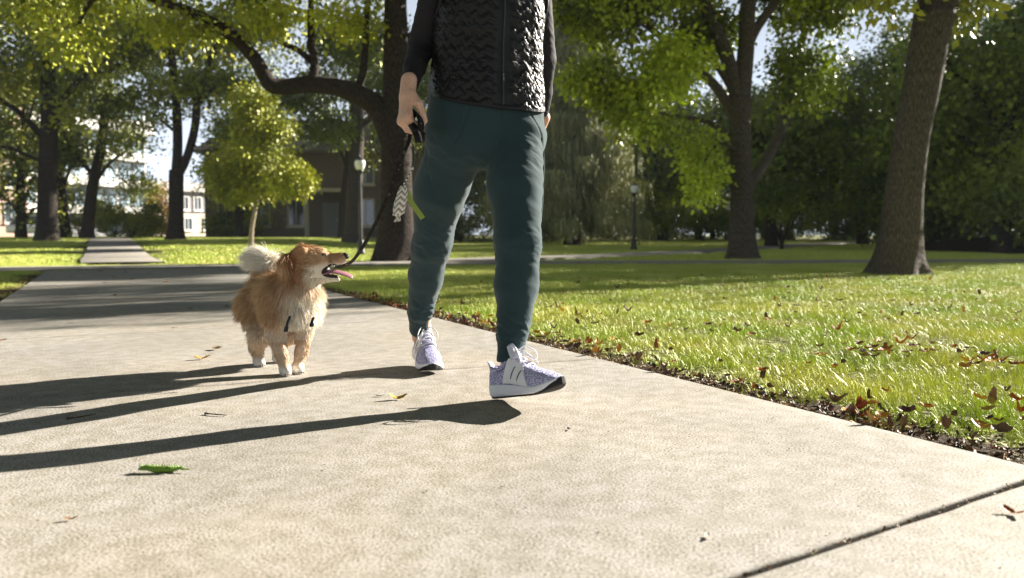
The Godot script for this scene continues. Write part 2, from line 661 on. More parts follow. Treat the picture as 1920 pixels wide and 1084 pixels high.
func leaf_sprig(sd: int, n: int, radius: float, size: float, droop: float) -> ArrayMesh:
	var r := RandomNumberGenerator.new(); r.seed = sd
	var mb := MB.new()
	for k in n:
		var p := Vector3(r.randfn(0, 0.5), r.randfn(0, 0.36), r.randfn(0, 0.5)) * radius
		var out := (p + Vector3(r.randfn(0, 0.3), r.randfn(0, 0.3) - droop, r.randfn(0, 0.3)) * radius).normalized()
		var nr := Vector3(r.randfn(0, 0.6), r.randfn(0.2, 0.5), r.randfn(0, 0.6)).normalized()
		var side := out.cross(nr).normalized()
		nr = side.cross(out)
		var l := size * r.randf_range(0.65, 1.25)
		var w := l * r.randf_range(0.28, 0.4)
		var t := r.randf_range(0.75, 1.25)
		mb.col = Color(t * r.randf_range(0.92, 1.15), t, t * r.randf_range(0.8, 1.1))
		var a := mb.vert(p)
		mb.vert(p + out * l * 0.45 + side * w + nr * w * 0.35)
		mb.vert(p + out * l - nr * l * 0.12)
		mb.vert(p + out * l * 0.45 - side * w + nr * w * 0.35)
		mb.tri(a, a + 1, a + 2); mb.tri(a, a + 2, a + 3)
	return mb.mesh(false)

func spruce_sprig(sd: int) -> ArrayMesh:
	var r := RandomNumberGenerator.new(); r.seed = sd
	var mb := MB.new()
	for k in 26:
		var p := Vector3(r.randfn(0, 0.3), r.randf_range(-0.1, 0.1), r.randfn(0, 0.3))
		var l := r.randf_range(0.25, 0.8)
		var dir := Vector3(r.randfn(0, 0.16), -1, r.randfn(0, 0.16)).normalized()
		var side := dir.cross(Vector3(r.randfn(0, 1), 0, r.randfn(0, 1))).normalized()
		var t := r.randf_range(0.7, 1.25)
		mb.col = Color(t, t, t * r.randf_range(0.85, 1.1))
		for s in 5:
			# short twiglets along each hanging tassel
			var q := p + dir * l * s / 5.0
			var sd2 := side.rotated(dir, r.randf_range(0, TAU))
			var w := 0.028 * (1.2 - s * 0.15)
			var a := mb.vert(q - sd2 * w)
			mb.vert(q + sd2 * w); mb.vert(q + dir * l * 0.3 + sd2 * r.randf_range(-0.06, 0.06))
			mb.tri(a, a + 1, a + 2)
	return mb.mesh(false)

func trunk_mesh(pts: Array, rad: Array, sides: int, flare: float) -> ArrayMesh:
	var p := smooth_path(pts, 5)
	var r := spread(rad, p.size())
	var mb := MB.new()
	mb.tube(p, r, sides, 1.0, true)
	var base: Vector3 = pts[0]
	for k in mb.v.size():
		var q := mb.v[k]
		var i := mini(k / (sides + 1), p.size() - 1)
		var c: Vector3 = p[i]
		var away := q - c
		var w := atan2(away.z, away.x)
		var h := maxf(0.0, q.y - base.y)
		var s := 1.0 + 0.07 * noise.get_noise_3d(q.x * 2.2, q.y * 0.7, q.z * 2.2)
		if flare > 0.0:
			s += flare * exp(-h * 4.0) * (0.65 + 0.5 * sin(w * 5.0 + base.x) + 0.25 * sin(w * 3.0 + 1.7))
			s += 0.035 * sin(w * 7.0 + h * 0.6 + base.z) * exp(-h * 0.6)
		mb.v[k] = c + away * s
	return mb.mesh()

func crown(o: Node3D, blobs: Array, count: int, mesh: Mesh, dark: Color, pale: Color, size: float, holes := -0.15, m: Material = null) -> void:
	var places := []
	var cols := PackedColorArray()
	var total := 0.0
	var acc := []
	for b in blobs:
		total += pow(b[1].x * b[1].y * b[1].z, 0.72)
		acc.append(total)
	var tries := 0
	while places.size() < count and tries < count * 6:
		tries += 1
		var t := rng.randf() * total
		var k := 0
		while acc[k] < t and k < acc.size() - 1: k += 1
		var b: Array = blobs[k]
		var dir := Vector3(rng.randfn(), rng.randfn(), rng.randfn()).normalized()
		var p: Vector3 = b[0] + dir * pow(rng.randf(), 0.42) * b[1]
		if noise.get_noise_3d(p.x * 0.75, p.y * 0.95, p.z * 0.75) < holes: continue
		var s := size * rnd(0.75, 1.3)
		var bs := Basis.from_euler(Vector3(rnd(-0.5, 0.5), rnd(0, TAU), rnd(-0.5, 0.5))).scaled(Vector3(s, s, s))
		places.append(Transform3D(bs, p - o.position))
		var f := clampf(0.5 + 0.9 * noise.get_noise_3d(p.x * 0.5 + 40, p.y * 0.5, p.z * 0.5) + rng.randfn() * 0.22, 0, 1)
		if b.size() > 2: f = clampf(f + b[2], 0, 1.3)
		var c := dark.lerp(pale, f) * rnd(0.85, 1.15)
		cols.append(Color(c.r, c.g, c.b))
	var mi := scatter(mesh, "crown", m if m else mat.leaf, o, places, cols)
	mi.set_meta("kind", "stuff")

func tree(called: String, label: String, base: Vector3, trunk: Array, rad: Array, limbs: Array, blobs: Array, count: int, mesh: Mesh, dark: Color, pale: Color, size := 1.0, flare := 0.5, bark := "bark", group := "", holes := -0.15) -> Node3D:
	var o := thing(called, label, "tree", base, group)
	var loc := func(a: Array) -> Array:
		var out := []
		for p in a: out.append(p - base)
		return out
	var tp: Array = loc.call(trunk)
	tp[0].y -= 0.15
	part(trunk_mesh(tp, rad, 22, flare), "trunk", mat[bark], o)
	for l in limbs:
		part(trunk_mesh(loc.call(l[0]), l[1], 9, 0.0), "limb", mat[bark], o)
	if count: crown(o, blobs, count, mesh, dark, pale, size, holes)
	return o

const GREEN_D := Color(0.06, 0.095, 0.016)
const GREEN_L := Color(0.24, 0.3, 0.03)
const GOLD_D := Color(0.10, 0.13, 0.016)
const GOLD_L := Color(0.4, 0.42, 0.045)
const DARK_D := Color(0.06, 0.095, 0.018)
const DARK_L := Color(0.22, 0.28, 0.032)

func wild_tree(called: String, label: String, x: float, z: float, h: float, low: float, spread_r: float, r0: float, count: int, dark: Color, pale: Color, group: String, size := 1.0, holes := -0.15) -> Node3D:
	rng.seed = int(x * 100) * 7919 + int(z * 100) * 104729
	var base := Vector3(x, height(x, z) - 0.03, z)
	var trunk := [base]
	var lean := Vector3(rnd(-0.08, 0.08), 0, rnd(-0.08, 0.08))
	for k in range(1, 6):
		var y := h * 0.8 * k / 5.0
		trunk.append(base + Vector3(lean.x * y + rnd(-0.12, 0.12), y, lean.z * y + rnd(-0.12, 0.12)))
	var limbs := []
	var blobs := []
	var n := 9
	for k in n:
		var f := float(k) / n
		var y := lerpf(low, h * 0.92, f)
		var w := k * 2.4 + rnd(-0.5, 0.5)
		var reach := spread_r * (0.45 + 0.55 * sin(PI * (0.18 + 0.72 * f))) * rnd(0.8, 1.15)
		var c := base + Vector3(lean.x * y, y, lean.z * y) + Vector3(cos(w), 0, sin(w)) * reach * 0.62
		blobs.append([c, Vector3(reach * 0.62, (h - low) * rnd(0.13, 0.2), reach * 0.62)])
		var st := base + Vector3(lean.x * y * 0.6, maxf(y * 0.7 - 0.5, low * 0.55), lean.z * y * 0.6)
		if y * 0.7 < h * 0.78:
			limbs.append([[st, st.lerp(c, 0.5) + Vector3(0, 0.35, 0), c, c + (c - st) * 0.25], [r0 * 0.42 * (1 - f * 0.5), r0 * 0.2, r0 * 0.1, r0 * 0.04]])
	return tree(called, label, base, trunk, [r0, r0 * 0.85, r0 * 0.7, r0 * 0.5, r0 * 0.3, r0 * 0.12], limbs, blobs, count, sprig[rng.randi() % 3], dark, pale, size, 0.45, "dark_bark", group, holes)

func conifer(called: String, label: String, base: Vector3, h: float, reach: float, low: float, count: int, dark: Color, pale: Color, group := "") -> void:
	var o := thing(called, label, "tree", base, group)
	part(trunk_mesh([Vector3(0, -0.15, 0), Vector3(0.05, h * 0.3, 0), Vector3(0, h * 0.65, 0.05), Vector3(0, h, 0)], [0.34, 0.27, 0.16, 0.03], 14, 0.4), "trunk", mat.dark_bark, o)
	var places := []
	var cols := PackedColorArray()
	var levels := int(h / 0.75)
	var each := count / (levels * 7)
	for k in levels:
		var y := lerpf(low, h * 0.97, float(k) / levels)
		var rr := reach * pow(1.0 - float(k) / (levels + 1.0), 0.8)
		var tw := rnd(0, TAU)
		for b in 7:
			var w := tw + b * TAU / 7 + rnd(-0.3, 0.3)
			var dir := Vector3(cos(w), 0, sin(w))
			var rb := rr * rnd(0.7, 1.15)
			var tip := Vector3(0, y - rb * 0.16, 0) + dir * rb
			if k % 2 == 0 and b % 2 == 0:
				var mb := MB.new()
				mb.tube([Vector3(0, y + 0.1, 0), Vector3(0, y, 0) + dir * rb * 0.5 + Vector3(0, -rb * 0.16, 0), tip], [0.05, 0.03, 0.01], 5)
				part(mb.mesh(), "limb", mat.dark_bark, o)
			for s in each:
				var f := pow(rng.randf(), 0.6)
				var p := dir * rb * f + Vector3(0, y - rb * 0.16 * sin(f * PI * 0.5) , 0) + Vector3(rnd(-0.3, 0.3), rnd(-0.1, 0.1), rnd(-0.3, 0.3))
				var sc := rnd(0.7, 1.35)
				places.append(Transform3D(Basis(Vector3.UP, rnd(0, TAU)).scaled(Vector3(sc, sc * rnd(0.8, 1.5), sc)), p))
				var c := dark.lerp(pale, clampf(rng.randfn(0.5, 0.25), 0, 1))
				cols.append(c)
	scatter(needle_sprig, "crown", mat.needle, o, places, cols).set_meta("kind", "stuff")

func build_trees() -> void:
	for s in 3: sprig.append(leaf_sprig(31 + s, 46, 0.55, 0.155, 0.15))
	sprig.append(leaf_sprig(40, 60, 0.42, 0.12, 0.3))
	needle_sprig = spruce_sprig(5)
	# leaning tree at the edge of the sunny lawn
	tree("lawn_tree", "large tree with leaning bare trunk and flared roots beside the sunny lawn", Vector3(5.52, 0, -11.86),
		[Vector3(5.52, 0, -11.86), Vector3(5.54, 0.24, -11.86), Vector3(5.57, 0.55, -11.86), Vector3(5.6, 1.14, -11.86), Vector3(5.66, 1.72, -11.86), Vector3(5.74, 2.31, -11.86), Vector3(5.86, 3.08, -11.86), Vector3(5.95, 3.69, -11.86)],
		[0.36, 0.30, 0.275, 0.25, 0.24, 0.24, 0.25, 0.27],
		[[[Vector3(5.9, 3.3, -11.86), Vector3(5.85, 4.72, -11.86), Vector3(5.5, 6.2, -11.6), Vector3(4.6, 8.5, -11.2)], [0.2, 0.17, 0.12, 0.04]],
		[[Vector3(5.92, 3.2, -11.86), Vector3(6.22, 4.28, -11.86), Vector3(7.0, 5.9, -12.4), Vector3(8.0, 8.4, -13)], [0.19, 0.16, 0.12, 0.04]],
		[[Vector3(5.85, 4.5, -11.86), Vector3(5.3, 4.6, -11.7), Vector3(4.9, 4.2, -11.6), Vector3(4.7, 3.7, -11.6)], [0.06, 0.045, 0.03, 0.01]],
		[[Vector3(6.3, 4.5, -11.9), Vector3(6.7, 4.5, -12), Vector3(7.0, 4.2, -12.1)], [0.06, 0.04, 0.01]]],
		[[Vector3(5.15, 3.72, -11.8), Vector3(0.42, 0.3, 0.5), 0.6], [Vector3(5.3, 3.8, -11.9), Vector3(0.42, 0.25, 0.5), 0.6], [Vector3(4.9, 3.75, -11.7), Vector3(0.4, 0.25, 0.5), 0.6], [Vector3(6.6, 3.85, -12), Vector3(0.5, 0.25, 0.5), 0.6], [Vector3(6.8, 3.85, -12), Vector3(0.45, 0.25, 0.5), 0.6], [Vector3(4.2, 7.6, -11), Vector3(2.2, 1.4, 2.2)], [Vector3(6.2, 9, -12), Vector3(2.4, 1.6, 2.4)], [Vector3(8.4, 8.2, -13), Vector3(2.2, 1.4, 2.2)], [Vector3(5, 6, -13), Vector3(1.6, 0.9, 1.6)]],
		520, sprig[3], GOLD_D, Color(0.36, 0.38, 0.05), 0.95, 0.75, "bark", "", -0.02)
	# forked tree
	tree("forked_tree", "tall forked tree with bright green backlit leaves beside the curved path", Vector3(5.28, 0, -19),
		[Vector3(5.28, 0, -19), Vector3(5.27, 0.55, -19), Vector3(5.26, 1.23, -19), Vector3(5.19, 2.97, -19), Vector3(5.18, 3.67, -19)], [0.36, 0.29, 0.25, 0.23, 0.24],
		[[[Vector3(5.18, 3.5, -19), Vector3(4.77, 4.81, -19), Vector3(4.29, 5.82, -19), Vector3(3.6, 7.6, -19)], [0.19, 0.16, 0.14, 0.06]],
		[[Vector3(5.18, 3.4, -19), Vector3(5.29, 4.69, -19), Vector3(5.33, 5.82, -19), Vector3(5.5, 8, -19)], [0.21, 0.19, 0.17, 0.06]],
		[[Vector3(5.3, 4.76, -19), Vector3(5.54, 5.23, -19), Vector3(5.83, 5.65, -19), Vector3(6.6, 6.7, -19)], [0.12, 0.11, 0.1, 0.04]],
		[[Vector3(5.19, 3.09, -19), Vector3(4.59, 3.93, -19), Vector3(3.96, 4.52, -19), Vector3(2.91, 5.38, -19), Vector3(2.1, 5.9, -18.3)], [0.13, 0.11, 0.09, 0.07, 0.03]],
		[[Vector3(5.16, 3.57, -19), Vector3(4.71, 4.29, -19), Vector3(4.3, 4.69, -19), Vector3(3.97, 5.12, -19)], [0.1, 0.09, 0.07, 0.03]],
		[[Vector3(5.2, 2.61, -19), Vector3(4.49, 3.09, -19), Vector3(3.63, 3.27, -19), Vector3(2.59, 3.37, -18.5)], [0.08, 0.06, 0.045, 0.02]],
		[[Vector3(5.15, 2.4, -18.9), Vector3(4.7, 2.6, -18.7), Vector3(4.35, 2.3, -18.6), Vector3(4.2, 1.7, -18.6)], [0.05, 0.04, 0.03, 0.01]],
		[[Vector3(5.3, 1.5, -19.1), Vector3(5.75, 1.95, -19.6), Vector3(6.43, 2.9, -20.2), Vector3(6.76, 3.9, -20.4), Vector3(6.96, 4.84, -20.5), Vector3(7.4, 6.4, -20.5)], [0.12, 0.13, 0.13, 0.12, 0.11, 0.05]]],
		[[Vector3(2.6, 3.5, -18.6), Vector3(0.75, 0.4, 0.8), 0.4], [Vector3(3.31, 3.86, -18.6), Vector3(0.7, 0.4, 0.8), 0.4], [Vector3(3.1, 3.0, -18.6), Vector3(0.55, 0.35, 0.7), 0.4], [Vector3(3.95, 3.3, -18.6), Vector3(0.45, 0.4, 0.6), 0.4], [Vector3(4.2, 2.45, -18.6), Vector3(0.4, 0.4, 0.5), 0.4], [Vector3(4.4, 1.95, -18.6), Vector3(0.32, 0.3, 0.4), 0.4], [Vector3(4.15, 1.6, -18.6), Vector3(0.2, 0.26, 0.3), 0.5],
		[Vector3(3.6, 4.5, -18.6), Vector3(0.8, 0.4, 0.8), 0.3], [Vector3(1.9, 4.0, -18.6), Vector3(0.7, 0.5, 0.7)], [Vector3(2.2, 5.6, -18.6), Vector3(1.2, 0.7, 1.2)], [Vector3(3.4, 6.4, -19), Vector3(1.4, 0.9, 1.4)], [Vector3(5.5, 7.2, -19), Vector3(1.6, 0.9, 1.6)], [Vector3(7.0, 6.2, -19.6), Vector3(1.4, 0.9, 1.4)], [Vector3(7.0, 4.4, -20), Vector3(1.0, 0.8, 1.0)], [Vector3(4.5, 5.3, -19.8), Vector3(0.9, 0.5, 0.9)]],
		900, sprig[3], GREEN_D, Color(0.5, 0.6, 0.045), 0.95, 0.5, "bark", "", -0.08)
	# tree with the long arched limb
	tree("arching_tree", "big dark tree with one long limb arching left over the lawn behind the walker", Vector3(-2.4, 0, -17.1),
		[Vector3(-2.4, 0, -17.1), Vector3(-2.4, 0.44, -17.1), Vector3(-2.38, 0.99, -17.1), Vector3(-2.37, 1.75, -17.1), Vector3(-2.36, 2.62, -17.1), Vector3(-2.36, 3.48, -17.1), Vector3(-2.36, 4.45, -17.1), Vector3(-2.35, 6.2, -17.1)],
		[0.46, 0.38, 0.34, 0.32, 0.31, 0.27, 0.25, 0.2],
		[[[Vector3(-2.4, 2.3, -17.1), Vector3(-2.67, 3.0, -17.1), Vector3(-2.92, 3.27, -17), Vector3(-3.44, 3.49, -16.9), Vector3(-4.02, 3.56, -16.8), Vector3(-4.52, 3.49, -16.7), Vector3(-4.79, 3.52, -16.6), Vector3(-4.94, 3.76, -16.6), Vector3(-5.05, 3.98, -16.5), Vector3(-5.41, 4.39, -16.5), Vector3(-5.82, 4.65, -16.4), Vector3(-6.33, 4.9, -16.4), Vector3(-6.8, 5.05, -16.3), Vector3(-7.37, 5.25, -16.2), Vector3(-8.5, 5.7, -16)], [0.26, 0.22, 0.18, 0.16, 0.15, 0.13, 0.12, 0.08, 0.03]],
		[[Vector3(-4.02, 3.56, -16.8), Vector3(-3.95, 3.96, -16.8), Vector3(-4.01, 4.38, -16.8), Vector3(-4, 5.21, -16.8), Vector3(-3.9, 6.2, -16.8)], [0.1, 0.09, 0.08, 0.06, 0.03]],
		[[Vector3(-3.95, 3.94, -16.8), Vector3(-4.26, 4.22, -16.8), Vector3(-4.63, 4.4, -16.8), Vector3(-5.0, 4.8, -16.8)], [0.07, 0.06, 0.045, 0.02]],
		[[Vector3(-3.19, 3.38, -17), Vector3(-3.03, 3.79, -17), Vector3(-2.96, 4.42, -17), Vector3(-2.9, 5.27, -17), Vector3(-2.7, 6.2, -17)], [0.09, 0.08, 0.07, 0.055, 0.03]],
		[[Vector3(-7.37, 5.25, -16.25), Vector3(-8.04, 5.1, -16.3), Vector3(-8.36, 4.67, -16.3), Vector3(-8.32, 4.31, -16.3), Vector3(-8.2, 3.81, -16.3)], [0.06, 0.05, 0.04, 0.03, 0.01]],
		[[Vector3(-2.35, 4.2, -17.1), Vector3(-1.6, 5.1, -17.4), Vector3(-0.6, 5.9, -17.8)], [0.12, 0.09, 0.03]]],
		[[Vector3(-5.0, 4.9, -16.6), Vector3(1.2, 0.5, 1.0), 0.3], [Vector3(-6.4, 4.55, -16.3), Vector3(1.0, 0.4, 0.9), 0.2], [Vector3(-3.3, 4.7, -16.8), Vector3(0.8, 0.6, 0.9), 0.3], [Vector3(-8.4, 4.5, -16.2), Vector3(0.8, 0.6, 0.8), 0.1], [Vector3(-4.4, 6, -17), Vector3(1.6, 0.8, 1.4)], [Vector3(-7.6, 5.6, -16.4), Vector3(1.4, 0.6, 1.2)], [Vector3(-1.2, 6.3, -17.6), Vector3(1.6, 0.9, 1.4)], [Vector3(-2.6, 8, -17), Vector3(2.4, 1.6, 2.2)], [Vector3(-9.6, 5.4, -16.2), Vector3(1.0, 0.7, 0.9)]],
		400, sprig[3], Color(0.14, 0.18, 0.02), Color(0.52, 0.56, 0.05), 0.95, 0.5, "dark_bark", "", 0.03)
	# young tree in front of the building
	tree("young_tree", "young tree with a thin pale trunk and glowing yellow-green leaves", Vector3(-8.3, 0.1, -26.3),
		[Vector3(-8.3, 0.1, -26.3), Vector3(-8.26, 0.72, -26.3), Vector3(-8.14, 1.39, -26.3), Vector3(-8.06, 2.4, -26.3), Vector3(-7.97, 4.6, -26.3)], [0.085, 0.07, 0.065, 0.05, 0.02],
		[[[Vector3(-8.12, 1.5, -26.3), Vector3(-7.6, 2.0, -26.2), Vector3(-6.9, 2.3, -26.2)], [0.03, 0.022, 0.008]], [[Vector3(-8.12, 1.6, -26.3), Vector3(-8.6, 2.1, -26.4), Vector3(-9.2, 2.4, -26.4)], [0.03, 0.022, 0.008]], [[Vector3(-8.06, 2.4, -26.3), Vector3(-7.7, 3.1, -26.3), Vector3(-7.4, 3.6, -26.2)], [0.025, 0.02, 0.008]]],
		[[Vector3(-7.9, 2.9, -26.3), Vector3(1.0, 0.6, 1.0)], [Vector3(-8.3, 2.15, -26.3), Vector3(0.9, 0.42, 0.9)], [Vector3(-7.2, 2.2, -26.3), Vector3(0.8, 0.4, 0.8)], [Vector3(-8.95, 2.4, -26.3), Vector3(0.7, 0.5, 0.7)], [Vector3(-7.8, 3.9, -26.3), Vector3(0.9, 0.6, 0.9)], [Vector3(-6.85, 2.3, -26.3), Vector3(0.45, 0.3, 0.5)], [Vector3(-9.15, 1.95, -26.3), Vector3(0.45, 0.28, 0.5)], [Vector3(-8.1, 4.7, -26.3), Vector3(0.6, 0.5, 0.6)]],
		330, sprig[3], Color(0.22, 0.25, 0.025), Color(0.46, 0.48, 0.05), 0.95, 0.2, "pale_bark", "", -0.2)
	# trees along the left of the lawn
	tree("avenue_tree", "dark straight trunk at the far left in front of the pink brick building", Vector3(-17.75, 0.33, -31.6),
		[Vector3(-17.75, 0.33, -31.6), Vector3(-17.71, 1.36, -31.6), Vector3(-17.59, 3.38, -31.6), Vector3(-17.48, 5.37, -31.6), Vector3(-17.52, 8.14, -31.6)], [0.42, 0.35, 0.33, 0.3, 0.22],
		[[[Vector3(-17.55, 4, -31.6), Vector3(-18.6, 5.2, -31.4), Vector3(-19.8, 6, -31)], [0.14, 0.1, 0.04]], [[Vector3(-17.5, 5, -31.6), Vector3(-16.2, 6.2, -31.2), Vector3(-15, 7, -31)], [0.14, 0.1, 0.04]], [[Vector3(-17.6, 3.2, -31.6), Vector3(-18.8, 3.8, -31), Vector3(-19.6, 3.6, -30.6)], [0.08, 0.06, 0.02]]],
		[[Vector3(-19, 6.6, -31.2), Vector3(2.2, 1.2, 2)], [Vector3(-15.6, 7.2, -31), Vector3(2.2, 1.3, 2)], [Vector3(-17.6, 8.8, -31.4), Vector3(2.8, 1.5, 2.6)], [Vector3(-19.6, 4.2, -30.8), Vector3(1.1, 0.9, 1.2)], [Vector3(-16.4, 5.2, -31), Vector3(1.0, 0.7, 1.0)], [Vector3(-20.5, 2.8, -31), Vector3(1.0, 0.8, 1.0)]],
		430, sprig[0], DARK_D, Color(0.42, 0.45, 0.045), 0.9, 0.4, "dark_bark", "", 0.05)
	tree("avenue_tree", "slim dark tree with a bent trunk standing left of the far path", Vector3(-18.32, 0.39, -35.7),
		[Vector3(-18.32, 0.39, -35.7), Vector3(-18.23, 1.24, -35.7), Vector3(-17.96, 2.83, -35.7), Vector3(-17.57, 4.42, -35.7), Vector3(-17.28, 6.45, -35.7), Vector3(-16.98, 8.68, -35.7)], [0.3, 0.25, 0.22, 0.2, 0.17, 0.1],
		[[[Vector3(-18, 2.6, -35.7), Vector3(-17.2, 3.6, -35.6), Vector3(-16.2, 4.2, -35.5)], [0.09, 0.07, 0.02]], [[Vector3(-17.9, 3.0, -35.7), Vector3(-18.9, 4.4, -35.6), Vector3(-19.4, 6, -35.5)], [0.1, 0.08, 0.03]]],
		[[Vector3(-16.4, 4.6, -35.5), Vector3(1.4, 0.8, 1.3)], [Vector3(-19.2, 6.4, -35.5), Vector3(1.5, 1.2, 1.4)], [Vector3(-17, 9, -35.7), Vector3(2.4, 1.5, 2.2)], [Vector3(-17.4, 6.4, -35.6), Vector3(1.6, 0.9, 1.4)], [Vector3(-15.9, 2.9, -35.5), Vector3(1.1, 0.5, 1.0)], [Vector3(-19, 4.2, -35.6), Vector3(1.0, 0.7, 1.0)]],
		360, sprig[1], DARK_D, Color(0.36, 0.4, 0.04), 0.9, 0.4, "dark_bark", "", 0.05)
	tree("avenue_tree", "dark tree that forks in two, standing right of the far path", Vector3(-13.41, 0.36, -33),
		[Vector3(-13.41, 0.36, -33), Vector3(-13.36, 1.4, -33), Vector3(-13.3, 3.1, -33)], [0.36, 0.29, 0.28],
		[[[Vector3(-13.32, 2.9, -33), Vector3(-13.22, 4.13, -33), Vector3(-13.24, 6, -33), Vector3(-13.39, 8.07, -33), Vector3(-13.2, 10.3, -33)], [0.21, 0.19, 0.17, 0.14, 0.06]], [[Vector3(-13.3, 2.8, -33), Vector3(-12.88, 3.6, -33), Vector3(-12.53, 4.75, -33), Vector3(-12.36, 6, -33), Vector3(-11.73, 7.66, -33), Vector3(-10.9, 9.5, -33)], [0.18, 0.17, 0.16, 0.15, 0.11, 0.04]], [[Vector3(-12.4, 5.6, -33), Vector3(-11.6, 6.5, -33), Vector3(-11, 6.9, -33)], [0.08, 0.06, 0.02]], [[Vector3(-13.3, 4.6, -33), Vector3(-14.3, 5.4, -33), Vector3(-15, 5.6, -33)], [0.07, 0.05, 0.02]]],
		[[Vector3(-13.6, 6.2, -33), Vector3(1.9, 0.9, 1.7)], [Vector3(-14.6, 5.3, -33), Vector3(1.3, 0.7, 1.2)], [Vector3(-11.6, 6.4, -33), Vector3(1.3, 0.7, 1.2)], [Vector3(-12.6, 8.4, -33), Vector3(2.6, 1.2, 2.4)], [Vector3(-15, 8, -33), Vector3(1.7, 1.1, 1.6)], [Vector3(-10.4, 9, -33), Vector3(1.8, 1.2, 1.6)], [Vector3(-11, 4.6, -32.6), Vector3(1.0, 0.5, 1.0)]],
		440, sprig[2], DARK_D, Color(0.36, 0.4, 0.04), 0.9, 0.5, "dark_bark", "", 0.06)
	tree("avenue_tree", "broad grey trunk standing behind the lamp post near the brick house", Vector3(-7.08, 0.14, -36.9),
		[Vector3(-7.08, 0.14, -36.9), Vector3(-7.02, 1.5, -36.9), Vector3(-6.9, 3.85, -36.9), Vector3(-6.77, 6.18, -36.9), Vector3(-6.64, 9.41, -36.9)], [0.5, 0.36, 0.31, 0.28, 0.2],
		[[[Vector3(-6.85, 4.6, -36.9), Vector3(-8.2, 5.8, -36.6), Vector3(-9.4, 6.6, -36.4)], [0.15, 0.1, 0.03]], [[Vector3(-6.8, 5.2, -36.9), Vector3(-5.4, 6.4, -36.6), Vector3(-4.4, 7, -36.4)], [0.15, 0.1, 0.03]]],
		[[Vector3(-9, 6.4, -36.5), Vector3(1.8, 1.0, 1.7)], [Vector3(-4.8, 7, -36.5), Vector3(1.8, 1.1, 1.7)], [Vector3(-6.8, 8.8, -36.8), Vector3(2.6, 1.5, 2.4)], [Vector3(-8, 5, -36.2), Vector3(1.2, 0.6, 1.2)]],
		420, sprig[0], DARK_D, GREEN_L, 0.95, 0.5, "bark", "", 0.04)
	conifer("weeping_spruce", "tall grey-green spruce with drooping branches behind the walker", Vector3(2.9, 0.1, -40), 19.0, 3.6, 1.6, 2300, Color(0.16, 0.18, 0.08), Color(0.38, 0.38, 0.19))
	# small many-stemmed tree by the bend
	var o := thing("shrub_tree", "small bare-stemmed shrubby tree beside the bend of the pale path", "tree", Vector3(9.9, 0, -30.4))
	for k in 5:
		var w := k * 1.25
		part(trunk_mesh([Vector3(0, -0.05, 0), Vector3(cos(w) * 0.06, 0.35, sin(w) * 0.06), Vector3(cos(w) * 0.35, 0.85, sin(w) * 0.35), Vector3(cos(w) * 0.7, 1.5, sin(w) * 0.6)], [0.09 if k == 0 else 0.06, 0.05, 0.035, 0.012], 7, 0.0), "trunk", mat.dark_bark, o)
	crown(o, [[Vector3(9.9, 1.6, -30.4), Vector3(1.1, 0.55, 1.0)], [Vector3(10.4, 2.1, -30.4), Vector3(0.8, 0.5, 0.8)], [Vector3(9.4, 2.0, -30.4), Vector3(0.7, 0.5, 0.7)]], 90, sprig[3], DARK_D, GREEN_L, 0.9)
	# dense dark trees on the right
	var g := "shaded trees massed beyond the lawn on the right"
	for t in [[14.5, -24.5, 7.8, 1.2, 2.8], [18.6, -27, 8.6, 0.8, 3.2], [16.4, -32.5, 5.8, 0.8, 3.0], [22.5, -31.5, 10, 0.8, 3.6], [11.6, -37, 7.6, 2.6, 2.6], [21, -38, 12, 1.2, 3.8], [28, -36, 11.6, 1.0, 4.0], [26, -45, 14, 1.5, 4.4], [17.8, -42, 11, 2.0, 3.4], [27, -28, 9, 1.0, 3.0]]:
		wild_tree("shade_tree", "dark leafy tree massed in shade beyond the lawn on the right", t[0], t[1], t[2], t[3], t[4], 0.28, 560, DARK_D, DARK_L, g, 1.1, -0.16)
	g = "trees of the wood behind the park"
	for t in [[9.5, -54, 10, 2.6, 3.6], [3, -57, 11, 3, 4.0], [-3.5, -54, 11, 3.4, 3.8], [13, -58, 11, 2.4, 4.0], [20, -60, 12.5, 2.2, 4.2], [29, -58, 17, 2, 4.4], [36, -58, 16, 2, 4.4], [8, -68, 11, 2, 4.4], [-1, -68, 11, 2.6, 4.4]]:
		wild_tree("wood_tree", "leafy tree of the wood that closes the view behind the park", t[0], t[1], t[2], t[3], t[4], 0.32, 380, DARK_D, GREEN_L, g, 1.35, -0.02)
	for t in [[-6, -72, 12, 0.8], [1, -76, 12, 0.8], [10, -62, 9, 0.6], [15.5, -64, 9, 0.6], [20, -66, 10, 0.6], [24.5, -63, 9, 0.6], [33, -66, 11, 0.6], [41, -68, 12, 0.6], [13, -78, 13, 0.6], [6, -74, 12, 0.6]]:
		wild_tree("wood_tree", "leafy tree of the wood that closes the view behind the park", t[0], t[1], t[2], t[3], 3.2, 0.22, 300, DARK_D, GREEN_L, g, 1.35, -0.3)
	g = "trees around the buildings on the left"
	for t in [[-21.5, -40, 12, 4.2, 3.0], [-25, -34, 11, 3.2, 3.0], [-29, -44, 13, 3.5, 3.4], [-15.5, -47, 14, 6.5, 3.0], [-9, -44, 13, 5.2, 2.8], [-4, -45, 13, 5.0, 3.0], [-22.8, -38.5, 9, 1.4, 2.8], [-14.5, -44, 7, 2.0, 2.2]]:
		wild_tree("campus_tree", "leafy tree growing near the buildings on the left", t[0], t[1], t[2], t[3], t[4], 0.25, 190, DARK_D, Color(0.42, 0.45, 0.045), g, 1.1, 0.1)
	# tall trees outside the frame on the sun side, whose high crowns dapple the path
	g = "tall trees at the right of the walker"
